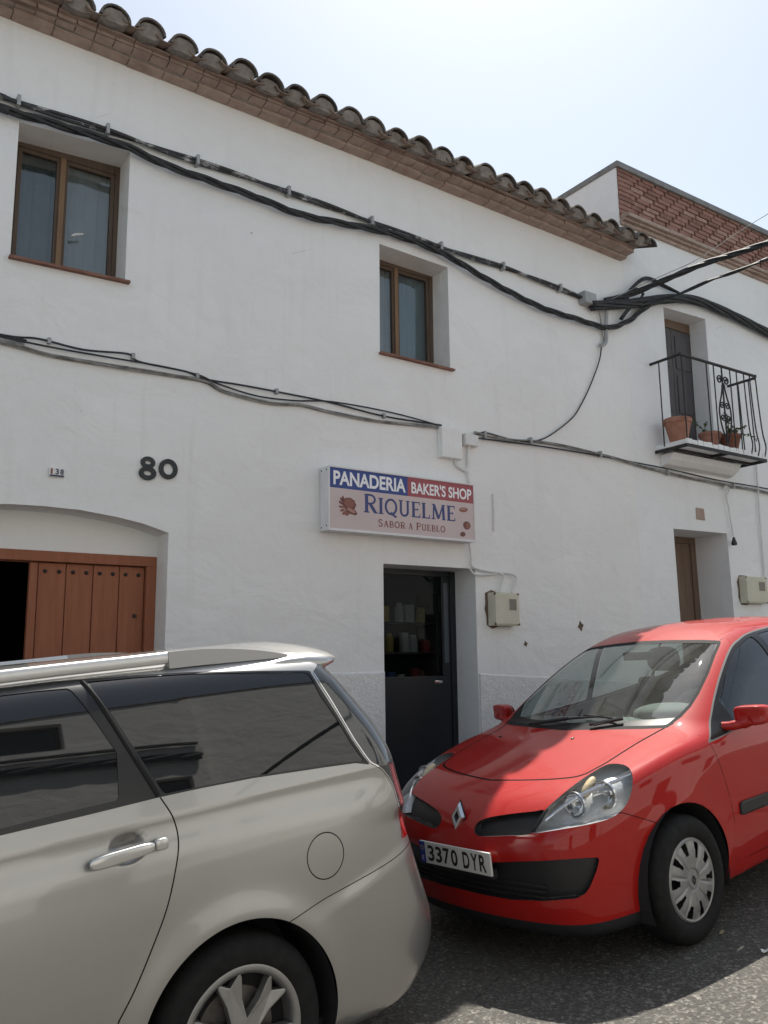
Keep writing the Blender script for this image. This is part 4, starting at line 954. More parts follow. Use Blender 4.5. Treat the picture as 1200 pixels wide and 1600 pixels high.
# ------------------------------------------------------------------ balcony pots
def pot(name, label, px, py, Y, r, h, m, plant=0):
    z = 2.337; c = W(px, py, Y); o = (float(c[0]), Y, z)
    root = thing(name, label, 'flower pot', o)
    b = MB(); b.lathe([(0, 0), (r*.62, 0), (r*.70, h*.25), (r*.92, h*.78), (r*.93, h*.79), (r, h*.80), (r*1.02, h*.97), (r*.96, h), (r*.86, h), (r*.84, h*.86)], o, 'Z', 22)
    b.build('pot_body', m, root, smooth=True)
    s = MB(); s.lathe([(0, h*.88), (r*.85, h*.86)], o, 'Z', 16); s.build('soil', M_soil, root)
    if plant:
        st = MB(); lf = MB()
        for k in range(plant):
            a = random.uniform(0, 6.28); L = random.uniform(.15, .32); p = np.array(o)+np.array([0, 0, h*.86]); P = [p]
            d = np.array([math.cos(a)*.6+.3, math.sin(a)*.5, random.uniform(.5, 1.2)])
            for t in range(6):
                d = d+np.array([random.uniform(-.25, .3), random.uniform(-.2, .2), random.uniform(-.25, .1)]); P.append(P[-1]+d/np.linalg.norm(d)*L/5)
            st.tube(P, .0045, 5)
            for q in P[2:]:
                for _ in range(3):
                    u = np.array([random.uniform(-1, 1) for _ in range(3)]); u /= np.linalg.norm(u); v = np.cross(u, (0.3, .5, .8)); v /= np.linalg.norm(v); sz = random.uniform(.012, .026)
                    cc = q+u*.018; lf.add([cc-u*sz, cc+v*sz*.6, cc+u*sz, cc-v*sz*.6], [(0, 1, 2, 3)])
        st.build('stem', M_leaf, root); lf.build('foliage', M_leaf, root)
    return root
pot('flower_pot', 'large plain terracotta pot at the left end of the balcony', 1060, 680, 5.76, .155, .27, M_terra)
pot('flower_pot', 'middle terracotta pot on the balcony behind the bars', 1110, 690, 5.78, .13, .20, M_terra, 2)
pot('flower_pot', 'dark brown pot with straggling plant at the right end of the balcony', 1141, 695, 5.74, .13, .21, noisy('brown_pot', (0.17, 0.075, 0.05), (0.26, 0.12, 0.08), 9, 0.8, 0.2), 9)

# ------------------------------------------------------------------ goods inside the shop
def shelf_unit():
    root = thing('shelf_unit', 'dim shelving inside the dark bakery doorway', 'shelves', (4.75, 7.6, -1.42))
    zs = (-1.2, -.75, -.32, .06, .38)
    for z in zs:
        b = MB(); b.box(4.05, 5.75, 7.5, 7.85, z-.02, z); b.build('shelf', mat('shelf_dark', (0.10, 0.09, 0.08), .7), root)
    for x in (4.03, 5.76):
        b = MB(); b.box(x-.012, x+.012, 7.48, 7.86, -1.42, .7); b.build('side_panel', mat('shelf_dark', (0.10, 0.09, 0.08), .7), root)
    pal = [('red', (.40, .07, .06)), ('white', (.62, .60, .56)), ('blue', (.08, .13, .30)), ('yellow', (.50, .36, .08)), ('brown', (.22, .12, .07))]
    lev = ['bottom', 'second', 'third', 'fourth', 'top']
    for si, z in enumerate(zs):
        if si == 0: continue
        x = 4.14; i = 0; used = {}
        while x < 5.66:
            nm, c = pal[random.randrange(5)]; h = random.uniform(.12, .22); r = random.uniform(.04, .065)
            m = mat('pack_'+nm, c, .6); b = MB(); o = (x, 7.58+random.uniform(-.02, .03), z)
            if (i+si) % 2:
                b.lathe([(0, 0), (r, 0), (r, h*.72), (r*.7, h*.85), (r*.72, h*.86), (r*.72, h), (0, h)], o, 'Z', 14); kind = 'jar'
            else:
                b.box(o[0]-r, o[0]+r, o[1]-.03, o[1]+.03, z, z+h); kind = 'packet'
            ob = b.build('goods_'+kind, m, smooth=(kind == 'jar'), origin=o)
            tag(ob, '%s %s on the %s shelf inside the dark bakery' % (nm, kind, lev[si]), kind, '%s %ss on the %s bakery shelf' % (nm, kind, lev[si]))
            x += 2*r+random.uniform(.02, .10); i += 1
shelf_unit()
# ------------------------------------------------------------------ car bodies: a smooth field wrapped by a fine mesh, then cut along traced outlines
def cubic(xs, ys):
    xs = np.array(xs, float); ys = np.array(ys, float); n = len(xs); h = np.diff(xs)
    A = np.zeros((n, n)); b = np.zeros(n); A[0, 0] = A[-1, -1] = 1
    for i in range(1, n-1):
        A[i, i-1] = h[i-1]; A[i, i] = 2*(h[i-1]+h[i]); A[i, i+1] = h[i]; b[i] = 6*((ys[i+1]-ys[i])/h[i]-(ys[i]-ys[i-1])/h[i-1])
    m = np.linalg.solve(A, b)
    s0 = (ys[1]-ys[0])/h[0]-h[0]*m[1]/6; s1 = (ys[-1]-ys[-2])/h[-1]+h[-1]*m[-2]/6
    def f(x):
        x = np.asarray(x, float); i = np.clip(np.searchsorted(xs, x)-1, 0, n-2); a = xs[i+1]-x; c = x-xs[i]; hh = h[i]
        r = m[i]*a**3/(6*hh)+m[i+1]*c**3/(6*hh)+(ys[i]/hh-m[i]*hh/6)*a+(ys[i+1]/hh-m[i+1]*hh/6)*c
        r = np.where(x < xs[0], ys[0]+s0*(x-xs[0]), r); return np.where(x > xs[-1], ys[-1]+s1*(x-xs[-1]), r)
    f.d = lambda x: (f(np.asarray(x, float)+1e-4)-f(np.asarray(x, float)-1e-4))/2e-4
    return f
def smax(a, b, k):
    return np.maximum(a, b)+np.maximum(k-np.abs(a-b), 0)**2/(4*k)
def smin(a, b, k): return -smax(-a, -b, k)
def sstep(a, b, x): t = np.clip((x-a)/(b-a), 0, 1); return t*t*(3-2*t)

def sdpoly(P, poly):
    """signed distance (negative inside) of 2-D points to a polygon"""
    poly = np.array(poly, float); d = np.full(len(P), 1e9); ins = np.zeros(len(P), bool)
    for i in range(len(poly)):
        a, b = poly[i], poly[(i+1) % len(poly)]; e = b-a; w_ = P-a
        t = np.clip((w_@e)/max(e@e, 1e-12), 0, 1); q = w_-t[:, None]*e; d = np.minimum(d, np.einsum('ij,ij->i', q, q))
        c = ((a[1] > P[:, 1]) != (b[1] > P[:, 1])); ins ^= c & (P[:, 0] < e[0]*(P[:, 1]-a[1])/(e[1] if e[1] else 1e-12)+a[0])
    d = np.sqrt(d); return np.where(ins, -d, d)
def sdline(P, line):
    line = np.array(line, float); d = np.full(len(P), 1e9)
    for a, b in zip(line[:-1], line[1:]):
        e = b-a; w_ = P-a; t = np.clip((w_@e)/max(e@e, 1e-12), 0, 1); q = w_-t[:, None]*e; d = np.minimum(d, np.einsum('ij,ij->i', q, q))
    return np.sqrt(d)
def curve2(pts, n=6): return [tuple(p) for p in np.array(spline([(a, b, 0) for a, b in pts], n))[:, :2]]

class Pose:
    """car frame: x to the tail, y to the car's right (the house side), z up"""
    def __init__(s, o, yaw, pitch, roll):
        s.o = np.array(o)
        def f(x, yl, z):
            y2 = yl*math.cos(roll)-z*math.sin(roll); z2 = yl*math.sin(roll)+z*math.cos(roll)
            x3 = x*math.cos(pitch)-z2*math.sin(pitch); z3 = x*math.sin(pitch)+z2*math.cos(pitch)
            return np.array([x3*math.cos(yaw)+y2*math.sin(yaw), x3*math.sin(yaw)-y2*math.cos(yaw), z3])
        s.ex, s.ey, s.ez = f(1, 0, 0), -f(0, 1, 0), f(0, 0, 1)
    def world(s, P): return s.o+P[:, :1]*s.ex+P[:, 1:2]*s.ey+P[:, 2:3]*s.ez
    def matrix(s): return Matrix([[s.ex[i], s.ey[i], s.ez[i], s.o[i]] for i in range(3)]+[[0, 0, 0, 1]])
    def pix(s, P):                           # near (camera) side image of a symmetric car point
        Q = np.array(P, float).copy(); Q[:, 1] = -np.abs(Q[:, 1]); return project(s.world(Q))
    def ray(s, x, y):
        d = ray(x, y); return np.array([-s.o@s.ex, -s.o@s.ey, -s.o@s.ez]), np.array([d@s.ex, d@s.ey, d@s.ez])
    def hit(s, F, x, y, t0=1.2, t1=9.0, n=1200):   # first hit of a pixel ray on the field, car frame
        o, d = s.ray(x, y); t = np.linspace(t0, t1, n); P = o+t[:, None]*d; v = F(P)
        i = np.argmax(v < 0)
        if not (v < 0).any(): return None
        a, b = t[i-1], t[i]
        for _ in range(30):
            m = (a+b)/2
            if F((o+m*d)[None])[0] < 0: b = m
            else: a = m
        return o+b*d

class Shell:
    def __init__(s, F, xs, ys, zs, org, skip_bottom=True):
        xs, ys, zs = map(np.array, (xs, ys, zs)); keys = {}; pts = []; faces = []
        def vid(p):
            k = tuple(np.round(p, 5)); i = keys.get(k)
            if i is None: i = len(pts); keys[k] = i; pts.append(p)
            return i
        def lattice(U, V, fn, flip):
            ids = [[vid(fn(u, v)) for v in V] for u in U]
            for i in range(len(U)-1):
                for j in range(len(V)-1):
                    q = (ids[i][j], ids[i+1][j], ids[i+1][j+1], ids[i][j+1]); faces.append(q[::-1] if flip else q)
        lattice(xs, ys, lambda u, v: (u, v, zs[-1]), False)
        lattice(xs, zs, lambda u, v: (u, ys[0], v), False)
        lattice(xs, zs, lambda u, v: (u, ys[-1], v), True)
        lattice(ys, zs, lambda u, v: (xs[0], u, v), True)
        lattice(ys, zs, lambda u, v: (xs[-1], u, v), False)
        P = np.array(pts, float); O = org(P); D = P-O; ln = np.linalg.norm(D, axis=1, keepdims=True); D /= ln
        lo = np.zeros(len(P)); hi = np.full(len(P), 3.5)
        ts = np.linspace(0.05, 3.0, 90); found = np.zeros(len(P), bool)
        prev = np.zeros(len(P))
        for t in ts:
            v = F(O+t*D); new = (~found) & (v > 0); hi[new] = t; lo[new] = prev[new]; found |= new; prev[~found] = t
        for _ in range(26):
            m = (lo+hi)/2; v = F(O+m[:, None]*D); lo = np.where(v < 0, m, lo); hi = np.where(v < 0, hi, m)
        s.F = F; s.V = O+((lo+hi)/2)[:, None]*D; s.N = s.grad(s.V); s.faces = faces; s.tags = ['body']*len(faces)
    def grad(s, P):
        e = 2e-3; G = np.stack([s.F(P+np.eye(3)[i]*e)-s.F(P-np.eye(3)[i]*e) for i in range(3)], 1)
        return G/(np.linalg.norm(G, axis=1, keepdims=True)+1e-12)
    def cut(s, sdf, src, dst, mask=None, eps=1e-4):
        """faces of the regions src are split along sdf = 0; the negative side becomes dst"""
        val = sdf(s.V); val = np.where(np.abs(val) < eps, eps, val)
        src = (src,) if isinstance(src, str) else src
        sel = [i for i, t in enumerate(s.tags) if t in src]
        if not sel: return
        cen = np.array([s.V[list(s.faces[i])].mean(0) for i in sel]); cn = np.array([s.N[list(s.faces[i])].mean(0) for i in sel])
        ok = mask(cen, cn) if mask is not None else np.ones(len(sel), bool)
        newV, newN, cache = [], [], {}; base = len(s.V); dead = set(); addf = []
        def cross(a, b):
            k = (min(a, b), max(a, b)); i = cache.get(k)
            if i is None:
                t = val[a]/(val[a]-val[b]); i = base+len(newV); cache[k] = i
                newV.append(s.V[a]*(1-t)+s.V[b]*t); nn = s.N[a]*(1-t)+s.N[b]*t; newN.append(nn/np.linalg.norm(nn))
            return i
        for i, o in zip(sel, ok):
            if not o: continue
            f = s.faces[i]; neg = [val[v] < 0 for v in f]
            if all(neg): s.tags[i] = dst; continue
            if not any(neg): continue
            polys = [f]
            if sum(neg[k] != neg[k-1] for k in range(len(f))) > 2: polys = [(f[0], f[k], f[k+1]) for k in range(1, len(f)-1)]
            dead.add(i)
            for g in polys:
                A, B = [], []
                for k in range(len(g)):
                    a, b = g[k], g[(k+1) % len(g)]
                    (A if val[a] < 0 else B).append(a)
                    if (val[a] < 0) != (val[b] < 0): c = cross(a, b); A.append(c); B.append(c)
                if len(A) > 2: addf.append((tuple(A), dst))
                if len(B) > 2: addf.append((tuple(B), s.tags[i]))
        if newV: s.V = np.vstack([s.V, newV]); s.N = np.vstack([s.N, newN])
        if dead:
            keep = [i for i in range(len(s.faces)) if i not in dead]
            s.faces = [s.faces[i] for i in keep]; s.tags = [s.tags[i] for i in keep]
        for f, t in addf: s.faces.append(f); s.tags.append(t)
    def extract(s, name, tags, mats, parent, off=0.0, skirt=0.0, side=None, pred=None, vecoff=None, skirt_mat=0):
        """the faces of some regions as an object; off moves it along the normal, skirt closes its rim to the original surface"""
        tg = {t: i for i, t in enumerate((tags,) if isinstance(tags, str) else tags)} if not isinstance(tags, dict) else tags
        idx = [i for i, t in enumerate(s.tags) if t in tg]
        if side is not None: idx = [i for i in idx if np.mean([s.V[v][1] for v in s.faces[i]])*side > 0]
        if pred is not None: idx = [i for i in idx if pred(s.V[list(s.faces[i])].mean(0))]
        if not idx: return None
        fl = [s.faces[i] for i in idx]; used = sorted({v for f in fl for v in f}); mp = {v: k for k, v in enumerate(used)}
        U = np.array(used); disp = s.N[U]*off if vecoff is None else np.tile(np.array(vecoff, float), (len(U), 1))
        if vecoff is not None and s.V[U][:, 1].mean() > 0 and side == 1: disp[:, 1] *= -1
        P = s.V[U]+disp; N = s.N[U]; vs = [tuple(p) for p in P]; fs = [tuple(mp[v] for v in f) for f in fl]; mi = [tg[s.tags[i]] for i in idx]
        nb = len(vs)
        if skirt:
            cnt = {}
            for f in fs:
                for a, b in zip(f, f[1:]+f[:1]): cnt[(a, b)] = 1
            bd_ = [(a, b) for (a, b) in cnt if (b, a) not in cnt]; ex = {}
            for a, b in bd_:
                for v in (a, b):
                    if v not in ex: ex[v] = len(vs); vs.append(tuple(s.V[U[v]]+s.N[U[v]]*(0.0 if skirt is True else -skirt)))
            for a, b in bd_: fs.append((b, a, ex[a], ex[b])); mi.append(skirt_mat)
        me = bpy.data.meshes.new(name); me.from_pydata(vs, [], fs)
        for m in (mats if isinstance(mats, (list, tuple)) else [mats]): me.materials.append(m)
        me.polygons.foreach_set('material_index', mi); me.polygons.foreach_set('use_smooth', [i < len(fl) for i in range(len(fs))])
        me.update()
        if not skirt:
            me.normals_split_custom_set_from_vertices([tuple(n) for n in N])
        o = bpy.data.objects.new(name, me); COL.objects.link(o); o.parent = parent
        return o
def grade(a, b, steps):
    """positions from a to b with a local step given by (upto, step) pairs"""
    out = [a]; x = a
    for upto, st in steps:
        n = max(1, round((upto-x)/st)); out += list(np.linspace(x, upto, n+1)[1:]); x = upto
    return np.array(out)
def arch_liner(mb, xc, zc, r, y0, y1):
    n = 20; vs = []
    for k in range(n+1):
        a = math.pi*(-0.12+1.24*k/n)
        for y in (y0, y1): vs.append((xc+r*math.cos(a), y, zc+r*math.sin(a)))
    mb.add(vs, [(2*k, 2*k+1, 2*k+3, 2*k+2) for k in range(n)])
    c = len(mb.v); mb.add([(xc+r*math.cos(math.pi*(-0.12+1.24*k/n)), y1, zc+r*math.sin(math.pi*(-0.12+1.24*k/n))) for k in range(n+1)], [tuple(range(n+1))])
def tyre(mb, xc, yo, zc, r, rim, width, sgn):
    """yo = outer face, sgn = direction from the outer face inwards"""
    p = [(rim-.012, .03), (rim, .006), (rim+.012, -.004), (rim+(r-rim)*.45, -.012), (r-.030, -.004), (r-.012, .010), (r-.002, .030), (r, .05), (r, width-.05), (r-.002, width-.03), (r-.012, width-.01), (r-.03, width+.004), (rim, width), (rim-.012, width-.03)]
    mb.lathe([(a, yo+sgn*h) for a, h in p], (xc, 0, zc), 'Y', 72)
    for k in range(3):
        gpos = width*(.28+.22*k)
        mb.cur = 0
# ------------------------------------------------------------------ the red hatchback
def red_field():
    hood = cubic([-.1, 0, .1, .2, .35, .5, .7, .9, 1.1, 1.4, 2.2, 3.2, 4.0], [.56, .645, .72, .775, .83, .87, .915, .955, .985, 1.0, .99, .97, .93])
    xf = cubic([.12, .2, .28, .40, .50, .60, .68, .75, .85, .95], [.09, .055, .03, .008, 0, .008, .03, .07, .15, .28])
    xr = cubic([.2, .35, .5, .65, .8, .95, 1.1], [3.90, 3.955, 3.985, 3.98, 3.95, 3.92, 3.89])
    wid = cubic([0, .4, .8, 1.3, 2.0, 2.7, 3.3, 3.7, 4.0], [.80, .83, .85, .858, .86, .86, .85, .825, .78])
    dz = cubic([.12, .25, .40, .55, .70, .85, .95, 1.05, 1.3], [-.10, -.05, -.014, -.001, -.002, -.018, -.04, -.075, -.2])
    roof = cubic([.9, 1.4, 1.75, 2.0, 2.3, 2.6, 3.0, 3.3, 3.6, 4.0], [1.22, 1.36, 1.425, 1.462, 1.485, 1.487, 1.468, 1.437, 1.392, 1.30])
    WX, WZ, WR = (.80, 3.375), .302, .345
    def F(P):
        x, s, z = P[:, 0], np.sqrt(P[:, 1]**2+1e-6), P[:, 2]
        top = (z-hood(x+.10*s**2)+.03*(s/.7)**2+.03*(s/.80)**8)/np.sqrt(1+hood.d(x)**2)
        flare = np.zeros_like(x)
        for c in WX:
            r = np.hypot(x-c, z-WZ); flare += .010*np.exp(-((r-WR-.01)/.06)**2)*sstep(.1, .25, z)
        side = s-(wid(x)+dz(z)+flare)
        pf = .24*s**2+.80*(s/.86)**10; dp = .48*s+8*.80/.86*(s/.86)**9
        front = (xf(z)+pf-x)/np.sqrt(1+dp**2+np.clip(xf.d(z), -2, 2)**2)
        pr = .16*s**2+.55*(s/.86)**10; dr = .32*s+5.5/.86*(s/.86)**9
        rear = (x-xr(z)+pr)/np.sqrt(1+dr**2)
        low = smax(smax(smax(top, side, .085), front, .10), rear, .10)
        low = smax(low, .165-z, .05)
        # bumper bulge edge and swage line on the doors
        # greenhouse
        ws = (z-(.985+.525*(x-1.02)-.19*s**2))/1.13
        rf = z-roof(x)+.055*(s/.6)**2
        zc = np.maximum(z, .93); sd_ = (s-(.805-.40*(zc-.95)-.10*(zc-.95)**2-.03*sstep(2.6, 3.9, x)))/1.08
        rg = (x-(3.90-.60*(z-.98))+.10*s**2)/1.17
        g = smax(smax(smax(rf, ws, .16), sd_, .15), rg, .12)
        g = smax(g, .6-z, .05)
        return smin(low, g, .05)
    return F
RED_POSE = Pose((2.88771576, 3.56896547, -1.5038499), R(4.5869), R(5.9089), R(1.8722))
RED_F = red_field()
def red_paint():
    m = mat('red_paint', (0.38, 0.010, 0.008), 0.55, 0.0, 0.12, 0.75, 0.03, backdark=True); g = NG(m)
    n = g.noise(g.coord(), 2.0, 4); d = g.noise(g.coord(), 40, 4, 0.7)
    c = g.mix(g.ramp(n, [(0.3, (0, 0, 0)), (0.7, (1, 1, 1))]), (0.36, 0.009, 0.007), (0.40, 0.012, 0.009))
    c = g.mix(g.ramp(d, [(0.5, (0, 0, 0)), (0.9, (0.03,)*3)]), c, (0.42, 0.30, 0.26))      # dust
    g.set(c); g.l.new(g.ramp(d, [(0.35, (0.02,)*3), (0.8, (0.07,)*3)]), m.node_tree.nodes['Principled BSDF'].inputs['Coat Roughness'])
    return m
M_red = red_paint()
M_gap = mat('panel_gap', (0.008, 0.008, 0.008), 0.9, spec=0.1)
M_seal = mat('window_seal', (0.022, 0.022, 0.023), 0.75, spec=0.15)
M_trim = mat('window_trim_grey', (0.16, 0.16, 0.16), 0.6, spec=0.2)
M_frit = mat('glass_edge_black', (0.014, 0.014, 0.015), 0.30, spec=0.25)
M_amber = mat('indicator_lens', (0.62, 0.50, 0.30), 0.2)
M_lampbody = noisy('lamp_body', (0.50, 0.51, 0.51), (0.66, 0.67, 0.67), 40, 0.35, 0.0, 0.01, 0.25)
M_dash = noisy('dashboard_plastic', (0.16, 0.16, 0.155), (0.19, 0.19, 0.185), 60, 0.7, 0.1, 0.002)
M_seat = noisy('seat_cloth', (0.045, 0.046, 0.05), (0.08, 0.08, 0.085), 30, 0.95, 0.2)
M_taillens = mat('tail_lens_red', (0.42, 0.012, 0.015), 0.08, coat=1.0)
M_plate = mat('plate_white', (0.74, 0.74, 0.72), 0.4); M_ink = mat('plate_black', (0.012, 0.012, 0.012), 0.5); M_eu = mat('plate_blue', (0.03, 0.05, 0.30), 0.4)

def ell(mb, c, r, nu=20, nv=12, p=2.0, fn=None):
    """superellipsoid"""
    vs = []; sg = lambda v, e: math.copysign(abs(v)**e, v)
    for j in range(nv+1):
        b = -math.pi/2+math.pi*j/nv
        for i in range(nu):
            a = 2*math.pi*i/nu; e = 2/p
            q = [r[0]*sg(math.cos(b), e)*sg(math.cos(a), e), r[1]*sg(math.cos(b), e)*sg(math.sin(a), e), r[2]*sg(math.sin(b), e)]
            if fn: q = fn(q)
            vs.append((c[0]+q[0], c[1]+q[1], c[2]+q[2]))
    mb.add(vs, [(j*nu+i, j*nu+(i+1) % nu, (j+1)*nu+(i+1) % nu, (j+1)*nu+i) for j in range(nv) for i in range(nu)])
def plate_part(root, name, x, zc, sgn, txt, dy=0.0):
    """number plate on the front (sgn -1) or the tail (sgn +1)"""
    p = MB(); p.box(x-.006, x+.006, -.26+dy, .26+dy, zc-.055, zc+.055); o = p.build(name, M_plate, root, bevel=0.003, local=True)
    ex = (0, sgn, 0); ez = (sgn, 0, 0); y0 = -.26*sgn+dy; xf_ = x+sgn*.0066
    b = MB(); b.box(xf_-.0004, xf_+.0004, min(y0, y0+.04*sgn), max(y0, y0+.04*sgn), zc-.054, zc+.054); b.build('country_band', M_eu, o, local=True)
    s = MB(); s.lathe([(.0085, 0), (.0115, 0)], (xf_+sgn*.0008, y0+.02*sgn, zc+.022), 'X', 12); s.build('star_ring', mat('plate_yellow', (.7, .55, .05), .5), o, local=True, fixn=False)
    t = MB(); fit_text(t, 'E', (xf_+sgn*.0008, y0+.013*sgn, zc-.04), ex, (0, 0, 1), ez, .014, .022, .01, 0); t.build('country_letter', M_plate, o, local=True)
    a, c = txt.split()
    u = y0+.062*sgn; wds = .235
    for g, wd, off in ((a, .236, .058), (c, .175, .322)):
        n = len(g); w1 = wd/n
        for i, ch in enumerate(g):
            t = MB(); fit_text(t, ch, (xf_+sgn*.0009, y0+(off+i*w1+.005)*sgn, zc-.040), ex, (0, 0, 1), ez, w1-.011, .080, .024, 0); t.build('plate_figure', M_ink, o, local=True)
    return o
def car_wheels(root, xs, yo, zc, r, rim, width, coverfn, rimmat):
    for x in xs:
        for sgn in (-1, 1):                   # -1 is the camera side
            y = sgn*yo
            t = MB(); tyre(t, x, y, zc, r, rim, width, -sgn); w_ = t.build('wheel', M_rubber, root, smooth=True, local=True, angle=60)
            d = MB(); d.lathe([(0, y-sgn*.075), (rim-.03, y-sgn*.07), (rim-.012, y-sgn*.03), (rim-.004, y-sgn*.004)], (x, 0, zc), 'Y', 48); d.build('rim', M_black if coverfn is cover_red else rimmat, w_, smooth=True, local=True)
            coverfn(w_, x, y, zc, rim, sgn)
def cover_red(w_, x, y, zc, rim, sgn):
    m = MB(); n = 240; rings = [0.0, .014, .036, .040, .050, .056, .085, .105, .122, .145, .165, .178, .182, .188, rim+.002]
    hgt = [.004, .004, .003, -.002, -.003, .004, .006, .008, .008, .005, .001, -.003, -.003, .000, -.008]
    vs = []
    for k in range(n):
        a = 2*math.pi*k/n+.2
        for r_, h in zip(rings, hgt):
            ph = (a*10/(2*math.pi)) % 1.0; dent = -.006*math.exp(-((ph-.5)/.10)**2) if .06 < r_ < .175 else 0
            vs.append((x+r_*math.cos(a), y+sgn*(h+dent), zc+r_*math.sin(a)))
    R_ = len(rings); fs = []
    for k in range(n):
        a = 2*math.pi*(k+.5)/n; ph = (a*10/(2*math.pi)) % 1.0; wide = 0.17 if int(a*10/(2*math.pi)) % 2 else 0.24
        for i in range(R_-1):
            rm = (rings[i]+rings[i+1])/2; inner = .105 if int(a*10/(2*math.pi)) % 2 else .122
            if inner < rm < .178 and abs(ph-.5) < wide*(.55+.45*(rm-.1)/.08): continue
            q = (k*R_+i, ((k+1) % n)*R_+i, ((k+1) % n)*R_+i+1, k*R_+i+1); fs.append(q)
    m.add(vs, fs); o = m.build('wheel_cover', M_cap, w_, smooth=True, local=True, angle=40)
    d = MB()
    for (u, v) in (((0, .020), (.012, 0)), ((.012, 0), (0, -.020)), ((0, -.020), (-.012, 0)), ((-.012, 0), (0, .020))):
        d.tube([(x+u[0], y+sgn*.006, zc+u[1]), (x+v[0], y+sgn*.006, zc+v[1])], .0035, 5)
    d.build('hub_emblem', M_black, w_, local=True)

def red_car():
    P = RED_POSE; F = RED_F
    root = thing('parked_car', 'small red hatchback parked nose to the left, half in the shadow of the eave', 'car', tuple(P.o))
    root.rotation_euler = P.matrix().to_euler()
    xs = grade(-.03, 4.02, ((.9, .013), (1.5, .016), (2.6, .024), (4.02, .035)))
    yy = grade(0, .93, ((.93, .0155),)); ys = np.concatenate([-yy[:0:-1], yy])
    zs = grade(-.12, 1.52, ((1.05, .0135), (1.52, .018)))
    S = Shell(F, xs, ys, zs, lambda Q: np.stack([np.clip(Q[:, 0], .78, 3.25), 0*Q[:, 0], np.full(len(Q), .62)], 1))
    pix = lambda V: P.pix(V)
    def facing(lo=-9, hi=9, zl=-9, zh=9):
        def f(c, n):
            m = (c[:, 0] > lo) & (c[:, 0] < hi) & (c[:, 2] > zl) & (c[:, 2] < zh); return m
        return f
    # wheel openings
    for c in (.80, 3.375):
        S.cut(lambda V, c=c: np.hypot(V[:, 0]-c, V[:, 2]-.312)-.352, 'body', 'hole', lambda c_, n: np.abs(c_[:, 1]) > .45)
    K2 = lambda pts, sc, ox, oy: [(ox+a/sc, oy+b/sc) for a, b in pts]
    # windscreen
    ws = K2([(380, 207), (600, 200), (800, 199), (885, 203), (908, 210), (895, 245), (870, 300), (830, 410), (770, 535), (720, 615), (660, 680), (570, 750), (430, 756), (300, 758), (0, 763), (-200, 768), (-260, 700)], 4, 900, 950)
    S.cut(lambda V: sdpoly(pix(V), ws), 'body', 'seal', facing(.85, 2.2, .93))
    S.cut(lambda V: sdpoly(pix(V), ws)+5.0, 'seal', 'frit', facing(.85, 2.2, .93))
    inner = K2([(380, 220), (600, 213), (800, 212), (880, 216), (850, 300), (815, 400), (760, 520), (705, 600), (640, 684), (300, 708), (0, 718), (-200, 722), (-260, 700)], 4, 900, 950)
    S.cut(lambda V: sdpoly(pix(V), inner), 'frit', 'glass', facing(.85, 2.2, .93))
    # side glazing
    dlo = curve2([(1.15, .895), (1.30, .985), (1.48, 1.10), (1.676, 1.212), (1.90, 1.318), (2.06, 1.368), (2.27, 1.402), (2.7, 1.412), (3.1, 1.385), (3.38, 1.31), (3.53, 1.19), (3.50, 1.10), (3.30, 1.045), (2.8, .99), (2.2, .955), (1.6, .935), (1.30, .908)], 4)
    xz = lambda V: V[:, [0, 2]]
    sidef = lambda c, n: (np.abs(n[:, 1]) > .5) & (np.abs(c[:, 1]) > .45)
    S.cut(lambda V: sdpoly(xz(V), dlo), 'body', 'trim', sidef)
    S.cut(lambda V: sdpoly(xz(V), dlo)+.007, 'trim', 'pillar', sidef)
    for a, b in ((1.475, 2.21), (2.28, 3.02), (3.07, 3.6)):
        S.cut(lambda V, a=a, b=b: np.maximum(sdpoly(xz(V), dlo)+.022, np.maximum(a-V[:, 0]+.0*V[:, 2], V[:, 0]-b)), 'pillar', 'sideglass', sidef)
    # rear window and lamps
    sz = lambda V: np.stack([np.abs(V[:, 1]), V[:, 2]], 1)
    rearf = lambda c, n: (c[:, 0] > 3.4) & (n[:, 0] > .3)
    S.cut(lambda V: sdpoly(sz(V), [(-.1, 1.03), (.52, 1.06), (.60, 1.10), (.50, 1.34), (.40, 1.36), (-.1, 1.365)]), 'body', 'rearglass', rearf)
    S.cut(lambda V: sdpoly(sz(V), [(.60, .66), (.80, .68), (.84, .80), (.78, .98), (.70, 1.03), (.66, .98), (.62, .80)]), 'body', 'taillamp', lambda c, n: c[:, 0] > 3.5)
    # headlamps
    hl = curve2([(828, 1301), (838, 1286), (850, 1267), (880, 1240), (910, 1217), (945, 1196), (967, 1193.5), (982, 1199), (988.5, 1213), (987, 1235), (980, 1255), (967, 1270), (950, 1280), (910, 1290), (860, 1298.5), (836, 1302)], 4)
    S.cut(lambda V: sdpoly(pix(V), hl), 'body', 'lamp', facing(-1, .85, .55))
    # grille slots, lower intake, black lip
    up = curve2(K2([(281, 715), (290, 693), (322, 676), (390, 664), (470, 655), (500, 652), (480, 690), (457, 726), (380, 732), (310, 734), (288, 730)], 2, 600, 940), 4)
    S.cut(lambda V: sdpoly(pix(V), up), 'body', 'slot', facing(-1, .5, .5))
    lowg = K2([(-40, 790), (200, 812), (340, 815), (500, 810), (600, 803), (668, 799), (673, 806), (665, 840), (645, 890), (628, 914), (600, 928), (500, 936), (400, 932), (300, 914), (200, 888), (-40, 830)], 2, 600, 940)
    S.cut(lambda V: sdpoly(pix(V), lowg), 'body', 'intake', facing(-1, .5, .2, .6))
    S.cut(lambda V: V[:, 2]-.236-.012*np.clip(V[:, 0], 0, 1), 'body', 'lip', facing(-1, .75, -1, .4))
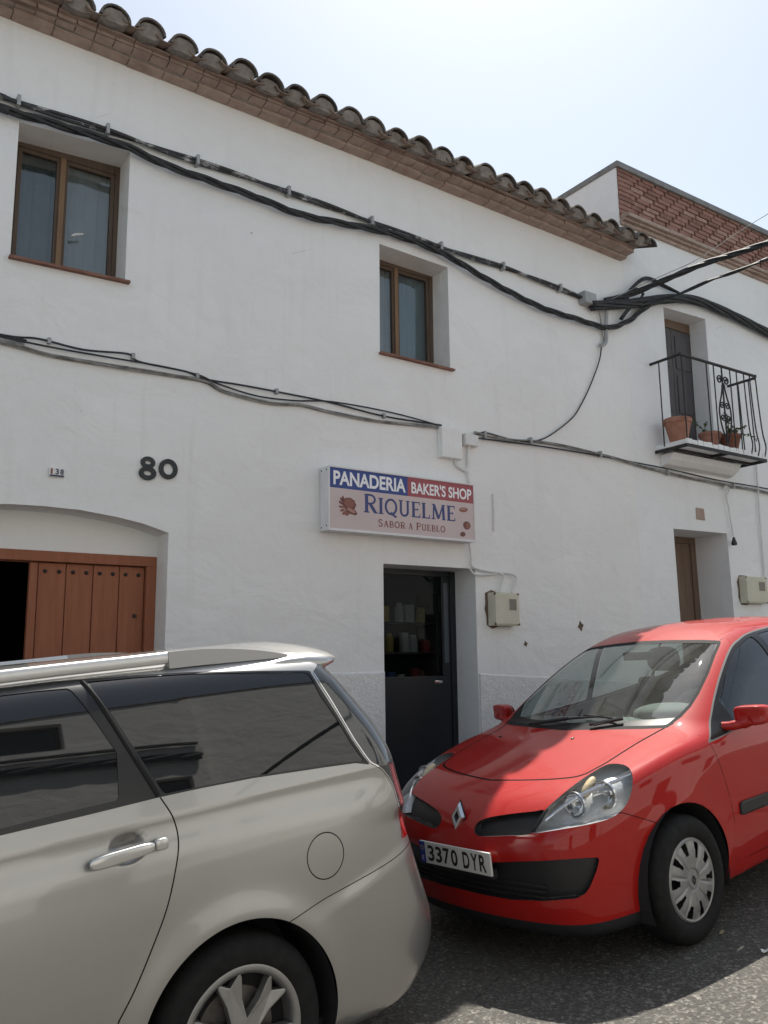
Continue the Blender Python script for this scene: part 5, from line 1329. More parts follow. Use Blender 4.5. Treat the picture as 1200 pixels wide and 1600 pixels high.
    # bumper, bonnet, doors
    hoodline = curve2(K2([(40, 470), (90, 500), (140, 522), (170, 534), (230, 549), (300, 556), (400, 558), (500, 556), (580, 550), (625, 540), (660, 522), (690, 506), (725, 484), (790, 443), (845, 412), (884, 391), (905, 380)], 2, 600, 940), 3)
    hoodpoly = hoodline+[(1052, 1090), (640, 1090), (600, 1160)]
    S.cut(lambda V: sdpoly(pix(V), hoodpoly), 'body', 'hood', facing(-1, 1.3, .7))
    bl = [(0.47, .675), (.56, .645), (.66, .60)]
    S.cut(lambda V: np.maximum(V[:, 0]-.62, V[:, 2]-.70+.45*np.clip(V[:, 0]-.42, 0, 1)), 'body', 'bumper', facing(-1, .75))
    S.cut(lambda V: np.maximum(3.62-V[:, 0], V[:, 2]-.62), 'body', 'bumper_rear', facing(3.4, 9))
    fd = [(1.17, .885), (1.185, .80), (1.215, .66), (1.235, .5), (1.235, .33)]
    d1 = fd+[(1.26, .275), (2.22, .262), (2.25, .5), (2.25, 1.5), (1.17, 1.5)]
    d2_ = [(2.25, 1.5), (2.25, .5), (2.22, .262), (2.95, .27), (3.02, .52), (3.12, .66), (3.25, .80), (3.45, 1.0), (3.3, 1.5)]
    S.cut(lambda V: sdpoly(xz(V), d1), 'body', 'door', sidef); S.cut(lambda V: sdpoly(xz(V), d2_), 'body', 'rear_door', sidef)
    paint = ('body', 'hood', 'bumper', 'bumper_rear', 'door', 'rear_door')
    def gap(fn, m=None):
        S.cut(fn, paint, 'gap', m)
    gap(lambda V: sdline(pix(V), hoodline)-.95, facing(-1, 1.3, .65))
    fl = lambda V: np.abs(np.maximum(V[:, 0]-.62, V[:, 2]-.70+.45*np.clip(V[:, 0]-.42, 0, 1)))-.0022
    gap(fl, lambda c, n: (c[:, 0] < .72) & (np.abs(c[:, 1]) > .68) & (c[:, 2] > .5))
    fend = curve2([(1.12, 1.02), (1.145, .955), (1.165, .90), (1.185, .80), (1.215, .66), (1.235, .5), (1.24, .33), (1.26, .275), (1.6, .266), (2.22, .262)], 4)
    gap(lambda V: sdline(xz(V), fend)-.0022, sidef)
    gap(lambda V: sdline(xz(V), [(2.22, .262), (2.25, .5), (2.25, 1.0)])-.0022, sidef)
    gap(lambda V: sdline(xz(V), [(2.22, .262), (2.95, .27), (3.02, .52), (3.12, .66), (3.25, .80), (3.45, 1.0)])-.0022, sidef)
    gap(lambda V: np.abs(np.maximum(3.62-V[:, 0], V[:, 2]-.62))-.0022, facing(3.5, 9))
    gap(lambda V: sdline(np.stack([V[:, 0]-.25*V[:, 1]**2, np.abs(V[:, 1])], 1), [(1.78, .50), (2.4, .545), (3.5, .50)])-.0024, lambda c, n: (c[:, 2] > 1.36) & (n[:, 2] > .5))
    # side moulding
    S.cut(lambda V: sdpoly(xz(V), [(1.295, .510), (1.31, .500), (2.2, .485), (2.2, .545), (1.315, .567), (1.30, .560)]), ('door',), 'mould', sidef)
    S.cut(lambda V: sdpoly(xz(V), [(2.28, .485), (2.95, .48), (2.97, .54), (2.28, .545)]), ('rear_door',), 'mould', sidef)
    # ---- objects
    def ex(name, tags, m, **k): return S.extract(name, tags, m, k.pop('parent', root), **k)
    shell = ex('body', {'body': 0, 'gap': 1}, [M_red, M_gap])
    ex('bonnet', 'hood', M_red); ex('bumper', 'bumper', M_red); ex('bumper', 'bumper_rear', M_red)
    for sd_ in (-1, 1):
        d = ex('door', 'door', M_red, side=sd_); ex('window', 'sideglass', M_sideglass, side=sd_, off=-.004, pred=lambda c: c[0] < 2.25, parent=d)
        r = ex('door', 'rear_door', M_red, side=sd_); ex('window', 'sideglass', M_sideglass, side=sd_, off=-.004, pred=lambda c: 2.25 < c[0], parent=r)
        ex('moulding', 'mould', M_black, side=sd_, off=.010, skirt=True, parent=d, pred=lambda c: c[0] < 2.25)
        ex('moulding', 'mould', M_black, side=sd_, off=.010, skirt=True, parent=r, pred=lambda c: c[0] > 2.25)
        t = ex('tail_lamp', 'taillamp', M_taillens, side=sd_)
        h = MB(); y = sd_*(.872)
        for xh in (2.02, 2.85): h.tube(spline([(xh, y-sd_*.02, .845), (xh+.02, y+sd_*.018, .85), (xh+.15, y+sd_*.018, .858), (xh+.17, y-sd_*.02, .86)], 4), .013, 8)
        h.build('door_handle', M_red, d, smooth=True, local=True)
    ex('window_trim', {'trim': 0, 'pillar': 1}, [M_trim, M_frit])
    wsc = ex('windscreen', 'glass', M_windscreen, off=-.002); ex('windscreen_edge', {'seal': 0, 'frit': 1}, [M_seal, M_frit], parent=wsc)
    ex('rear_window', 'rearglass', M_frit)
    for sd_ in (-1, 1): ex('grille', 'slot', M_black, side=sd_, vecoff=(.035, 0, -.004), skirt=True)
    ex('lower_grille', 'intake', M_black, vecoff=(.05, 0, 0), skirt=True)
    gl = MB()
    for k in range(5):
        z = .30+.026*k; pts = []
        for y in np.linspace(-.50, .50, 21):
            q = P.hit if False else None; x_ = .045+.22*y*y+.012; pts.append((x_, y, z))
        gl.tube(pts, .0045, 5)
    gl.build('grille_bars', M_black, root, local=True)
    ex('chin_lip', 'lip', M_black)
    # headlamps: lens, bowl housing, two reflectors, indicator
    for sd_ in (-1, 1):
        lens = ex('headlight', 'lamp', M_lens, side=sd_)
        ex('lamp_housing', 'lamp', M_lampbody, side=sd_, vecoff=(.13, .06, -.015), skirt=True, parent=lens)
        for (px, py, r, din) in ((893, 1264, .054, .075), (939, 1249, .062, .078)):
            c = P.hit(F, px, py); 
            if c is None: continue
            c = np.array([c[0]+din, sd_*(abs(c[1])-.042), c[2]])
            b = MB(); prof = [(.010, .055), (.022, .050), (.040, .036), (.052, .018), (r, 0), (r+.007, -.002), (r+.008, .008)]
            b.lathe(prof, tuple(c), 'X', 28); ro = b.build('reflector', M_reflector, lens, smooth=True, local=True, angle=50)
            b = MB(); ell(b, (c[0]+.028, c[1], c[2]), (.022, .011, .011), 12, 8); b.build('bulb', mat('bulb_glass', (.55, .55, .5), .05, .0, coat=1), lens, smooth=True, local=True)
        a = P.hit(F, 872, 1262); b_ = P.hit(F, 905, 1232); c_ = P.hit(F, 930, 1216); d_ = P.hit(F, 940, 1226); e_ = P.hit(F, 968, 1224)
        mk = lambda q, dx: (q[0]+dx, sd_*(abs(q[1])-.008), q[2])
        bz = MB(); bz.tube([mk(P.hit(F, *q), .028) for q in ((848, 1284), (872, 1265), (900, 1246), (930, 1232), (960, 1222), (982, 1212))], [.006, .008, .010, .011, .010, .006], 8); bz.build('bezel', M_chrome, lens, smooth=True, local=True)
        ind = MB(); ell(ind, tuple(np.mean([mk(a, .05), mk(c_, .05), mk(b_, .05), mk(d_, .05)], 0)), (.055, .022, .030), 16, 10, 2.4, lambda q: [q[0], q[1], q[2]+q[0]*.55]); ind.build('indicator', M_amber, lens, smooth=True, local=True)
    # badge: hollow chrome rhombus on a dark seat
    bd_ = MB(); hz, hy, xb = .070, .046, .062; zc = .688; q = [(0, hz), (hy, 0), (0, -hz), (-hy, 0)]
    tilt = lambda z: .34*(z)
    vs = []
    for (f, xo) in ((1.0, .0), (.80, -.016), (.42, -.016), (.36, .0)):
        for (y, z) in q: vs.append((xb+xo+tilt(z*f), y*f, zc+z*f))
    bd_.add(vs, [(r*4+k, r*4+(k+1) % 4, (r+1)*4+(k+1) % 4, (r+1)*4+k) for r in range(3) for k in range(4)])
    em = bd_.build('badge', M_chrome, root, bevel=0.0015, local=True, fixn=False)
    s = MB(); s.add([(xb+.004+tilt(z*1.15), y*1.15, zc+z*1.15) for (y, z) in q], [(0, 1, 2, 3)]); s.build('badge_seat', M_black, em, local=True)
    pl = plate_part(root, 'number_plate', -.012, .503, -1, '3370 DYR', -.016); plate_part(root, 'number_plate', 3.99, .62, 1, '3370 DYR')
    bk = MB(); bk.box(-.004, .03, -.27, .27, .43, .475); bk.build('plate_holder', M_black, root, bevel=.004, local=True)
    # mirrors
    for sd_ in (-1, 1):
        m = MB()
        def shape(q):
            k = (q[1]*sd_+.09)/.18                        # 0 at the door, 1 outboard
            return [q[0]+.05*k-.01-.018*(q[2]/.06)**2, q[1], q[2]*(1.0-.10*k)+.006*k]
        ell(m, (1.435, sd_*.932, 1.000), (.050, .086, .056), 32, 18, 4.2, shape); mo = m.build('mirror', M_red, root, smooth=True, local=True, angle=80)
        f = MB(); f.tube(spline([(1.36, sd_*.79, .952), (1.38, sd_*.84, .954), (1.41, sd_*.885, .964), (1.43, sd_*.93, .985)], 4), [.024]*4+[.026]*4+[.032]*4+[.042], 12); f.build('mirror_foot', M_red, mo, smooth=True, local=True)
        g = MB(); g.add([(1.497+.02*math.cos(a)*0, sd_*.936+.070*math.cos(a), 1.003+.045*math.sin(a)) for a in np.linspace(0, 2*math.pi, 20, endpoint=False)], [tuple(range(20))]); g.build('mirror_glass', M_chrome, mo, local=True)
    # wipers, washer jets, tax disc
    for (a, b_, e_) in (((835, 1136), (880, 1128), (945, 1123)), ((930, 1137), (965, 1128), (915, 1121))):
        pts = [P.hit(F, *q) for q in (a, b_, e_)]
        if any(p is None for p in pts): continue
        pts = [p+np.array([-.010, 0, .016]) for p in pts]
        m = MB(); m.tube(spline(pts, 5), .0065, 6); m.tube([pts[0]+np.array([-.0, .03, .004]), pts[1]+np.array([.01, -.04, .004])], .011, 6); m.build('wiper', M_black, root, smooth=True, local=True)
    for px, py in ((895, 1154), (782, 1151)):
        h = P.hit(F, px, py)
        if h is not None: m = MB(); ell(m, (h[0], h[1], h[2]+.001), (.014, .010, .006), 10, 6); m.build('washer_jet', M_black, root, smooth=True, local=True)
    # wheels and arches
    for c in (.80, 3.375):
        for sd_ in (-1, 1):
            ar = MB(); arch_liner(ar, c, .312, .356, sd_*.825, sd_*.52); ar.build('wheel_arch_liner', M_dark, root, local=True)
    ub = MB(); ub.box(.45, 3.6, -.74, .74, .19, .26); ub.box(.28, 3.7, -.50, .50, .20, .30); ub.build('underbody', M_dark, root, local=True)
    car_wheels(root, (.80, 3.375), .835, .302, .302, .196, .185, cover_red, M_cap)
    # cabin
    d = MB(); prof = [(1.06, .955), (1.20, .985), (1.42, .985), (1.58, .955), (1.66, .88), (1.66, .70), (1.55, .55), (1.3, .5), (1.06, .6)]
    d.plate([(x, -.66, z) for x, z in prof], (0, 1.32, 0)); dash = d.build('dashboard', M_dash, root, bevel=0.012, local=True)
    v = MB(); ell(v, (1.50, -.36, .995), (.15, .20, .06), 22, 12, 2.5); v.build('instrument_hood', M_dash, dash, smooth=True, local=True)
    st = MB(); ang = R(62); cx, cy, cz, rr = 1.80, -.36, .915, .185
    ring = [(cx+rr*math.sin(a)*math.cos(ang)*1, cy+rr*math.cos(a), cz+rr*math.sin(a)*math.sin(ang)) for a in np.linspace(0, 2*math.pi, 36, endpoint=False)]
    st.tube(ring, .015, 8, closed=True); st.tube([(cx-.12, cy, cz-.07), (cx, cy, cz)], .04, 10)
    for a in (R(0), R(180), R(270)): st.tube([(cx, cy, cz), (cx+rr*math.sin(a)*math.cos(ang), cy+rr*math.cos(a), cz+rr*math.sin(a)*math.sin(ang))], .016, 6)
    st.build('steering_wheel', M_dash, root, smooth=True, local=True)
    for y in (-.36, .36):
        s = MB(); s.hexa([(1.95, y-.24, .35), (2.45, y-.24, .33), (2.45, y+.24, .33), (1.95, y+.24, .35), (1.93, y-.24, .58), (2.45, y-.24, .53), (2.45, y+.24, .53), (1.93, y+.24, .58)])
        so = s.build('seat', M_seat, root, bevel=0.05, local=True, seg=4, smooth=True, angle=60)
        s = MB(); s.hexa([(2.36, y-.24, .50), (2.52, y-.24, .50), (2.52, y+.24, .50), (2.36, y+.24, .50), (2.56, y-.20, 1.10), (2.66, y-.20, 1.09), (2.66, y+.20, 1.09), (2.56, y+.20, 1.10)]); s.build('backrest', M_seat, so, bevel=0.04, local=True, seg=4, smooth=True, angle=60)
        s = MB(); ell(s, (2.63, y, 1.22), (.05, .135, .09), 18, 10, 2.8); s.build('headrest', M_seat, so, smooth=True, local=True)
    s = MB(); s.hexa([(2.95, -.62, .35), (3.35, -.62, .35), (3.35, .62, .35), (2.95, .62, .35), (2.95, -.62, .58), (3.35, -.62, .55), (3.35, .62, .55), (2.95, .62, .58)]); so = s.build('rear_seat', M_seat, root, bevel=.04, local=True)
    s = MB(); s.hexa([(3.28, -.62, .5), (3.42, -.62, .5), (3.42, .62, .5), (3.28, .62, .5), (3.40, -.56, 1.02), (3.48, -.56, 1.02), (3.48, .56, 1.02), (3.40, .56, 1.02)]); s.build('backrest', M_seat, so, bevel=.03, local=True)
    rv = MB(); rv.box(1.80, 1.815, -.11, .11, 1.29, 1.345); rv.build('rear_view_mirror', M_black, root, bevel=.008, local=True)
    return root
red_car()
# ------------------------------------------------------------------ the pale gold people carrier
def silver_field():
    hood = cubic([-.1, 0, .15, .4, .7, 1.0, 1.4, 2.2, 3.2, 4.2, 4.8], [.60, .70, .82, .92, 1.0, 1.06, 1.12, 1.15, 1.16, 1.15, 1.12])
    xf = cubic([.12, .25, .45, .6, .75, .9], [.10, .04, 0, .01, .06, .18])
    xr = cubic([.18, .26, .34, .42, .52, .62, .72, .82, .95, 1.1, 1.25], [4.66, 4.74, 4.80, 4.822, 4.812, 4.785, 4.76, 4.735, 4.71, 4.68, 4.63])
    wid = cubic([0, .4, .9, 1.5, 2.4, 3.2, 3.8, 4.3, 4.7], [.80, .85, .885, .893, .893, .89, .887, .880, .868])
    dz = cubic([.12, .22, .35, .5, .65, .8, .95, 1.08, 1.18, 1.4], [-.07, -.035, -.012, .001, .003, -.001, -.010, -.026, -.045, -.13])
    roof = cubic([1.0, 1.6, 2.0, 2.6, 3.2, 3.8, 4.3, 4.6], [1.38, 1.55, 1.63, 1.678, 1.688, 1.680, 1.664, 1.635])
    WX, WZ, WR = (.935, 3.765), .332, .385
    def F(P):
        x, s, z = P[:, 0], np.sqrt(P[:, 1]**2+1e-6), P[:, 2]
        top = (z-hood(x+.10*s**2)+.03*(s/.7)**2+.03*(s/.85)**8)/np.sqrt(1+hood.d(x)**2)
        fl = np.zeros_like(x)
        for c in WX:
            r = np.hypot(x-c, z-WZ); fl += .012*np.exp(-((r-WR-.01)/.07)**2)*sstep(.1, .25, z)
        # rear bumper stands a little proud below its seam
        bump = .010*sstep(4.0, 4.35, x)*sstep(.70+.24*(x-4.1), .62+.24*(x-4.1), z)
        side = s-(wid(x)+dz(z)+fl+bump)
        pf = .24*s**2+.80*(s/.90)**10; dp = .48*s+8/.9*(s/.90)**9
        front = (xf(z)+pf-x)/np.sqrt(1+dp**2+np.clip(xf.d(z), -2, 2)**2)
        pr = .10*s**2+.22*(s/.90)**12; dr = .20*s+2.64/.90*(s/.90)**11
        rear = (x-xr(z)+pr)/np.sqrt(1+dr**2+np.clip(xr.d(z), -1.5, 1.5)**2)
        low = smax(smax(smax(top, side, .09), front, .10), rear, .09)
        low = smax(low, .175-z, .05)
        ws = (z-(1.08+.58*(x-.92)-.19*s**2))/1.15
        rf = z-roof(x)+.045*(s/.6)**2
        zc = np.maximum(z, 1.13); sd_ = (s-(.842-.27*(zc-1.16)-.10*(zc-1.16)**2-.015*sstep(3.6, 4.6, x)))/1.05
        rg = (x-(4.712-.38*(z-.95)-.34*np.clip(z-1.1, 0, 1)**2+.045*np.exp(-((z-1.2)/.2)**2))+.06*s**2+.06*(s/.80)**8)/1.12
        g = smax(smax(smax(rf, ws, .14), sd_, .11), rg, .07)
        g = smax(g, .92-z, .05)
        f = smin(low, g, .035)
        # hollow behind the door handle
        dn = np.sqrt(((x-3.40)/.075)**2+((z-1.062)/.055)**2); f = f+.024*np.clip(1-dn*dn, 0, 1)**2*sstep(.6, .75, s)
        return f
    return F
def silver_pose():
    a, pt = R(3.0), math.atan(SLOPE); d = ray(380, 1622)
    t = (-1.394-SLOPE*3.74+.332)/(d[2]-SLOPE*d[0]); c = d*t
    p = Pose((0, 0, 0), a, pt, 0.0)
    return Pose(c-p.ex*3.765+p.ey*.87-p.ez*.332, a, pt, 0.0)
SIL_POSE = silver_pose(); SIL_F = silver_field()
def gold_paint():
    m = mat('pale_gold_paint', (0.38, 0.375, 0.355), 0.34, 0.85, 0.3, 1.0, 0.04, backdark=True); g = NG(m)
    n = g.noise(g.coord(), 1.5, 4); d = g.noise(g.coord(), 25, 4, 0.7)
    c = g.mix(g.ramp(n, [(0.3, (0, 0, 0)), (0.7, (1, 1, 1))]), (0.385, 0.384, 0.374), (0.415, 0.413, 0.403))
    c = g.mix(g.ramp(d, [(0.5, (0, 0, 0)), (0.9, (0.12,)*3)]), c, (0.36, 0.31, 0.25))
    # road film towards the sills, a stain with its own shape
    return g.set(c)
M_gold = gold_paint()
M_smoke = mat('smoked_lamp_lens', (0.045, 0.048, 0.052), 0.06, coat=1.0)
def cover_silver(w_, x, y, zc, rim, sgn):
    m = MB(); m.lathe([(rim+.004, y-sgn*.012), (rim+.006, y+sgn*.004), (rim-.004, y+sgn*.007), (rim-.020, y+sgn*.003), (rim-.026, y-sgn*.012), (rim-.03, y-sgn*.06)], (x, 0, zc), 'Y', 72); m.build('rim_lip', M_alloy, w_, smooth=True, local=True, angle=60)
    for k in range(6):
        a = 2*math.pi*k/6+R(100); c, s_ = math.cos(a), math.sin(a); b = MB()
        poly = [(.035, -.031), (.12, -.030), (.190, -.047), (.210, -.044), (.172, 0), (.210, .044), (.190, .047), (.12, .030), (.035, .031)]
        yo = [(.004 if r_ < .06 else (.000 if abs(t) > .01 else -.010)) for r_, t in poly]
        vs = [(x+r_*c-t*s_, y+sgn*h, zc+r_*s_+t*c) for (r_, t), h in zip(poly, yo)]+[(x+r_*c-t*s_, y-sgn*.035, zc+r_*s_+t*c) for (r_, t) in poly]
        n = len(poly); fs = [(0, 1, 4), (1, 2, 3), (1, 3, 4), (4, 5, 7), (5, 6, 7), (4, 7, 8), (0, 4, 8)]+[(i, i+n, (i+1) % n+n, (i+1) % n) for i in range(n)]
        b.add(vs, fs); b.build('spoke', M_alloy, w_, bevel=.004, local=True)
    h = MB(); h.lathe([(0, y+sgn*.006), (.030, y+sgn*.005), (.036, y), (.060, y-sgn*.004), (.066, y-sgn*.03)], (x, 0, zc), 'Y', 32); h.build('hub', M_alloy, w_, smooth=True, local=True)
    d = MB(); d.lathe([(.03, y-sgn*.062), (.15, y-sgn*.062), (.152, y-sgn*.075)], (x, 0, zc), 'Y', 40); d.build('brake_disc', noisy('brake_steel', (.12, .11, .10), (.2, .19, .18), 20, .5, .1, .002, .6), w_, local=True)
def silver_car():
    P = SIL_POSE; F = SIL_F
    root = thing('parked_car', 'pale gold people carrier with roof rails and black tinted windows, nearest to the viewer', 'car', tuple(P.o))
    root.rotation_euler = P.matrix().to_euler()
    xs = grade(-.03, 4.90, ((2.7, .04), (3.30, .0145), (3.50, .008), (4.90, .0145)))
    yy = grade(0, .97, ((.66, .033), (.97, .0155))); ys = np.concatenate([-yy[:0:-1], yy])
    zs = grade(-.10, 1.72, ((.99, .0145), (1.13, .008), (1.72, .0145)))
    S = Shell(F, xs, ys, zs, lambda Q: np.stack([np.clip(Q[:, 0], .85, 3.95), 0*Q[:, 0], np.full(len(Q), .72)], 1))
    xz = lambda V: V[:, [0, 2]]
    K6 = lambda pts: [(a/1.7647, 980+b/1.7647) for a, b in pts]; KB = lambda pts: [(a/2.2222, 980+b/2.2222) for a, b in pts]; K4 = lambda pts: [(560+a/5.4545, 1180+b/5.4545) for a, b in pts]
    def loc(pts):
        out = []
        for p in pts:
            h = P.hit(F, *p)
            if h is not None: out.append((h[0], h[2]))
        return out
    side = lambda c, n: (np.abs(n[:, 1]) > .42) & (np.abs(c[:, 1]) > .45)
    for c in (.935, 3.765):
        S.cut(lambda V, c=c: np.hypot(V[:, 0]-c, V[:, 2]-.335)-.392, 'body', 'hole', lambda c_, n: np.abs(c_[:, 1]) > .5)
    # tail lamp first: its inner edge runs down the end of the glass and round the quarter panel
    inner = loc(K6([(862, 124), (880, 152), (905, 190), (935, 240), (975, 308), (1005, 352), (1022, 374)]))
    inner2 = loc(K4([(150, 88), (205, 125), (258, 190), (298, 270), (326, 370), (346, 470), (356, 560), (366, 650), (374, 716)]))
    edge = inner+inner2
    lampP = edge+[(5.2, edge[-1][1]+.02), (5.2, 1.60), (edge[0][0]+.1, 1.60)]
    lampm = lambda c, n: (np.abs(c[:, 1]) > .60) & (c[:, 0] > 4.2)
    S.cut(lambda V: np.maximum(sdpoly(xz(V), lampP), .635-np.abs(V[:, 1])), 'body', 'lamp', lambda c, n: c[:, 0] > 4.2)
    zr = loc(K4([(352, 492)]))[0][1]
    S.cut(lambda V: V[:, 2]-zr, 'lamp', 'redlamp'); S.cut(lambda V: np.abs(V[:, 2]-zr)-.006, ('lamp', 'redlamp'), 'lampline')
    S.cut(lambda V: np.where(V[:, 2] > zr, 1, -1)*0+np.abs(sdline(xz(V), edge))-.005, 'lamp', 'lampline', side)
    # glazing
    top = loc(KB([(0, 199), (150, 190), (290, 181), (480, 166), (660, 155), (900, 151), (1060, 150), (1078, 152)]))
    right = loc(K6([(858, 128), (878, 160), (928, 238), (970, 308), (1002, 355), (1020, 376)]))
    bot = loc(K6([(1022, 379), (980, 375), (900, 386), (700, 416), (555, 444), (440, 469), (230, 521), (8, 573)]))
    dlo = top+right+bot+[(2.4, 1.180), (1.7, 1.155), (1.2, 1.12), (.98, 1.09), (1.20, 1.24), (1.55, 1.44), (1.85, 1.565), (2.3, 1.625)]
    S.cut(lambda V: sdpoly(xz(V), dlo), 'body', 'pillar', side)
    q = loc(KB([(300, 190), (480, 173), (660, 161), (900, 157), (1060, 157), (1072, 162)])+K6([(885, 190), (928, 252), (968, 318), (998, 360), (1012, 371), (980, 370), (900, 380), (700, 410), (560, 438), (452, 460)]))
    S.cut(lambda V: sdpoly(xz(V), q), 'pillar', 'glass', side)
    rd = loc(K6([(2, 188), (100, 176), (190, 168), (204, 182), (262, 258), (322, 345), (328, 476), (200, 506), (8, 554)]))+[(2.56, 1.20), (2.56, 1.585), (2.9, 1.592)]
    S.cut(lambda V: sdpoly(xz(V), rd), 'pillar', 'glass', side)
    S.cut(lambda V: np.maximum(sdpoly(xz(V), dlo)+.035, np.maximum(1.30-V[:, 0], V[:, 0]-2.44)), 'pillar', 'glass', side)
    # windscreen, rear window
    S.cut(lambda V: np.maximum(np.abs(V[:, 1])-(.70-.30*(V[:, 2]-1.1)), np.maximum(1.12+.0*V[:, 2]-V[:, 2], V[:, 0]-1.72)), 'body', 'windscreen', lambda c, n: (c[:, 0] < 1.8) & (c[:, 2] > 1.05) & (n[:, 0] < -.2))
    sz = lambda V: np.stack([np.abs(V[:, 1]), V[:, 2]], 1)
    S.cut(lambda V: sdpoly(sz(V), [(-.1, 1.05), (.60, 1.07), (.60, 1.52), (-.1, 1.54)]), 'body', 'rearglass', lambda c, n: (c[:, 0] > 4.1) & (n[:, 0] > .3))
    S.cut(lambda V: sdpoly(sz(V), [(.50, .70), (.80, .74), (.82, .86), (.72, .92), (.52, .84)]), 'body', 'headlamp', lambda c, n: (c[:, 0] < .6) & (n[:, 0] < .3))
    S.cut(lambda V: sdpoly(sz(V), [(-.1, .30), (.48, .30), (.44, .72), (-.1, .74)]), 'body', 'grille', lambda c, n: (c[:, 0] < .5))
    # doors, bumper, flap
    seam = loc(K6([(441, 468), (475, 520), (490, 570), (489, 640), (462, 770), (420, 885), (370, 1005), (325, 1092)]))
    seam = curve2(seam, 4)
    S.cut(lambda V: sdpoly(xz(V), seam+[(3.27, .30), (2.50, .30), (2.50, 1.3), (3.4, 1.3)]), 'body', 'door', side)
    S.cut(lambda V: sdpoly(xz(V), [(2.50, 1.3), (2.50, .30), (1.38, .30), (1.30, .7), (1.22, 1.3)]), 'body', 'front_door', side)
    bs = loc(K6([(795, 815), (850, 779), (900, 746), (1000, 691), (1060, 656), (1088, 637)]))
    bs = [(bs[0][0]-.06, bs[0][1]-.04)]+bs+[(4.66, bs[-1][1]+.03), (5.2, bs[-1][1]+.03)]
    S.cut(lambda V: sdpoly(xz(V), bs+[(5.2, 0), (3.9, 0), (3.9, .5)]), 'body', 'bumper', lambda c, n: c[:, 0] > 3.8)
    fc = P.hit(F, 509, 1337); fr = .084
    S.cut(lambda V: np.hypot(V[:, 0]-fc[0], V[:, 2]-fc[2])-fr, 'body', 'flap', side)
    paint = ('body', 'door', 'front_door', 'bumper', 'flap')
    gap = lambda fn, m=None: S.cut(fn, paint, 'gap', m)
    gap(lambda V: np.abs(np.hypot(V[:, 0]-fc[0], V[:, 2]-fc[2])-fr)-.0022, lambda c, n: side(c, n) & (c[:, 1] < 0))
    gap(lambda V: sdline(xz(V), seam+[(3.27, .30), (1.38, .30)])-.0026, side)
    gap(lambda V: sdline(xz(V), [(2.50, 1.2), (2.50, .30)])-.0026, side); gap(lambda V: sdline(xz(V), [(1.38, .30), (1.30, .7), (1.24, 1.15)])-.0026, side)
    gap(lambda V: sdline(xz(V), bs)-.0018, lambda c, n: c[:, 0] > 3.9)
    gap(lambda V: sdline(xz(V), edge)-.003, side)
    gap(lambda V: np.abs(np.abs(V[:, 1])-.62)-.002, lambda c, n: (c[:, 0] > 4.3) & (c[:, 2] > .75) & (n[:, 0] > .3))
    # ---- objects
    def ex(name, tags, m, **k): return S.extract(name, tags, m, k.pop('parent', root), **k)
    ex('body', {'body': 0, 'gap': 1}, [M_gold, M_gap]); ex('bumper', 'bumper', M_gold)
    for sd_ in (-1, 1):
        d = ex('rear_door', 'door', M_gold, side=sd_); f = ex('front_door', 'front_door', M_gold, side=sd_)
        ex('window', 'glass', M_privacy, side=sd_, off=-.003, parent=d, pred=lambda c: 2.5 < c[0] and not (sdpoly(np.array([[c[0], c[2]]]), q)[0] < .01)); ex('window', 'glass', M_privacy, side=sd_, off=-.003, parent=f, pred=lambda c: c[0] < 2.5)
        ex('quarter_window', 'glass', M_privacy, side=sd_, off=-.003, pred=lambda c: sdpoly(np.array([[c[0], c[2]]]), q)[0] < .01)
        lp = ex('tail_lamp', 'lamp', M_smoke, side=sd_); ex('red_lens', 'redlamp', M_taillens, side=sd_, parent=lp); ex('lamp_edge', 'lampline', M_chrome, side=sd_, parent=lp)
        ex('headlight', 'headlamp', M_lampbody, side=sd_)
        h = MB(); zz = 1.053
        def shp(q_): return [q_[0], q_[1], q_[2]*(1-.12*(q_[0]/.13))+q_[0]*.045]
        for xh, dd in ((3.385, d), (2.30, f)):
            h = MB(); ell(h, (xh-.015, sd_*.902, zz), (.110, .014, .0215), 24, 12, 3.6, shp)
            for u in (-.085, .08): h.tube([(xh+u, sd_*.905, zz+u*.04), (xh+u, sd_*.862, zz+u*.04)], .012, 8)
            ho = h.build('door_handle', mat('handle_silver', (0.62, 0.62, 0.60), 0.22, 0.6, coat=1.0), dd, smooth=True, local=True, angle=70)
            h = MB(); ell(h, (xh+.118, sd_*.900, zz+.006), (.022, .013, .0200), 14, 10, 4.0); h.tube([(xh+.118, sd_*.90, zz+.006), (xh+.118, sd_*.865, zz+.006)], .014, 8); h.build('lock_cap', mat('handle_silver', (0.62, 0.62, 0.60), 0.22, 0.6, coat=1.0), ho, smooth=True, local=True, angle=70)
        # roof rail on two feet
        r = MB(); rs = sd_*.622
        def rz(x): return float(np.interp(x, [1.6, 2.0, 2.6, 3.2, 3.8, 4.3], [1.55, 1.63, 1.678, 1.688, 1.680, 1.664]))-.045
        pts = [(x, rs, rz(x)+(.026 if 1.9 < x < 3.86 else (.006 if 1.8 < x < 4.05 else -.012))) for x in (1.72, 1.84, 1.95, 2.3, 2.7, 3.1, 3.5, 3.78, 3.90, 4.02, 4.14)]
        sp = spline(pts, 5); n_ = 10; vs = []
        for p in sp:
            for k in range(n_):
                a = 2*math.pi*k/n_; vs.append((p[0], p[1]+.018*math.copysign(abs(math.cos(a))**.6, math.cos(a)), p[2]+.023*math.copysign(abs(math.sin(a))**.6, math.sin(a))))
        r.add(vs, [(i*n_+k, i*n_+(k+1) % n_, (i+1)*n_+(k+1) % n_, (i+1)*n_+k) for i in range(len(sp)-1) for k in range(n_)]+[tuple(range(n_)), tuple((len(sp)-1)*n_+k for k in range(n_))])
        ro = r.build('roof_rail', mat('rail_silver', (0.74, 0.74, 0.73), 0.35, 0.5), root, smooth=True, local=True, angle=60)
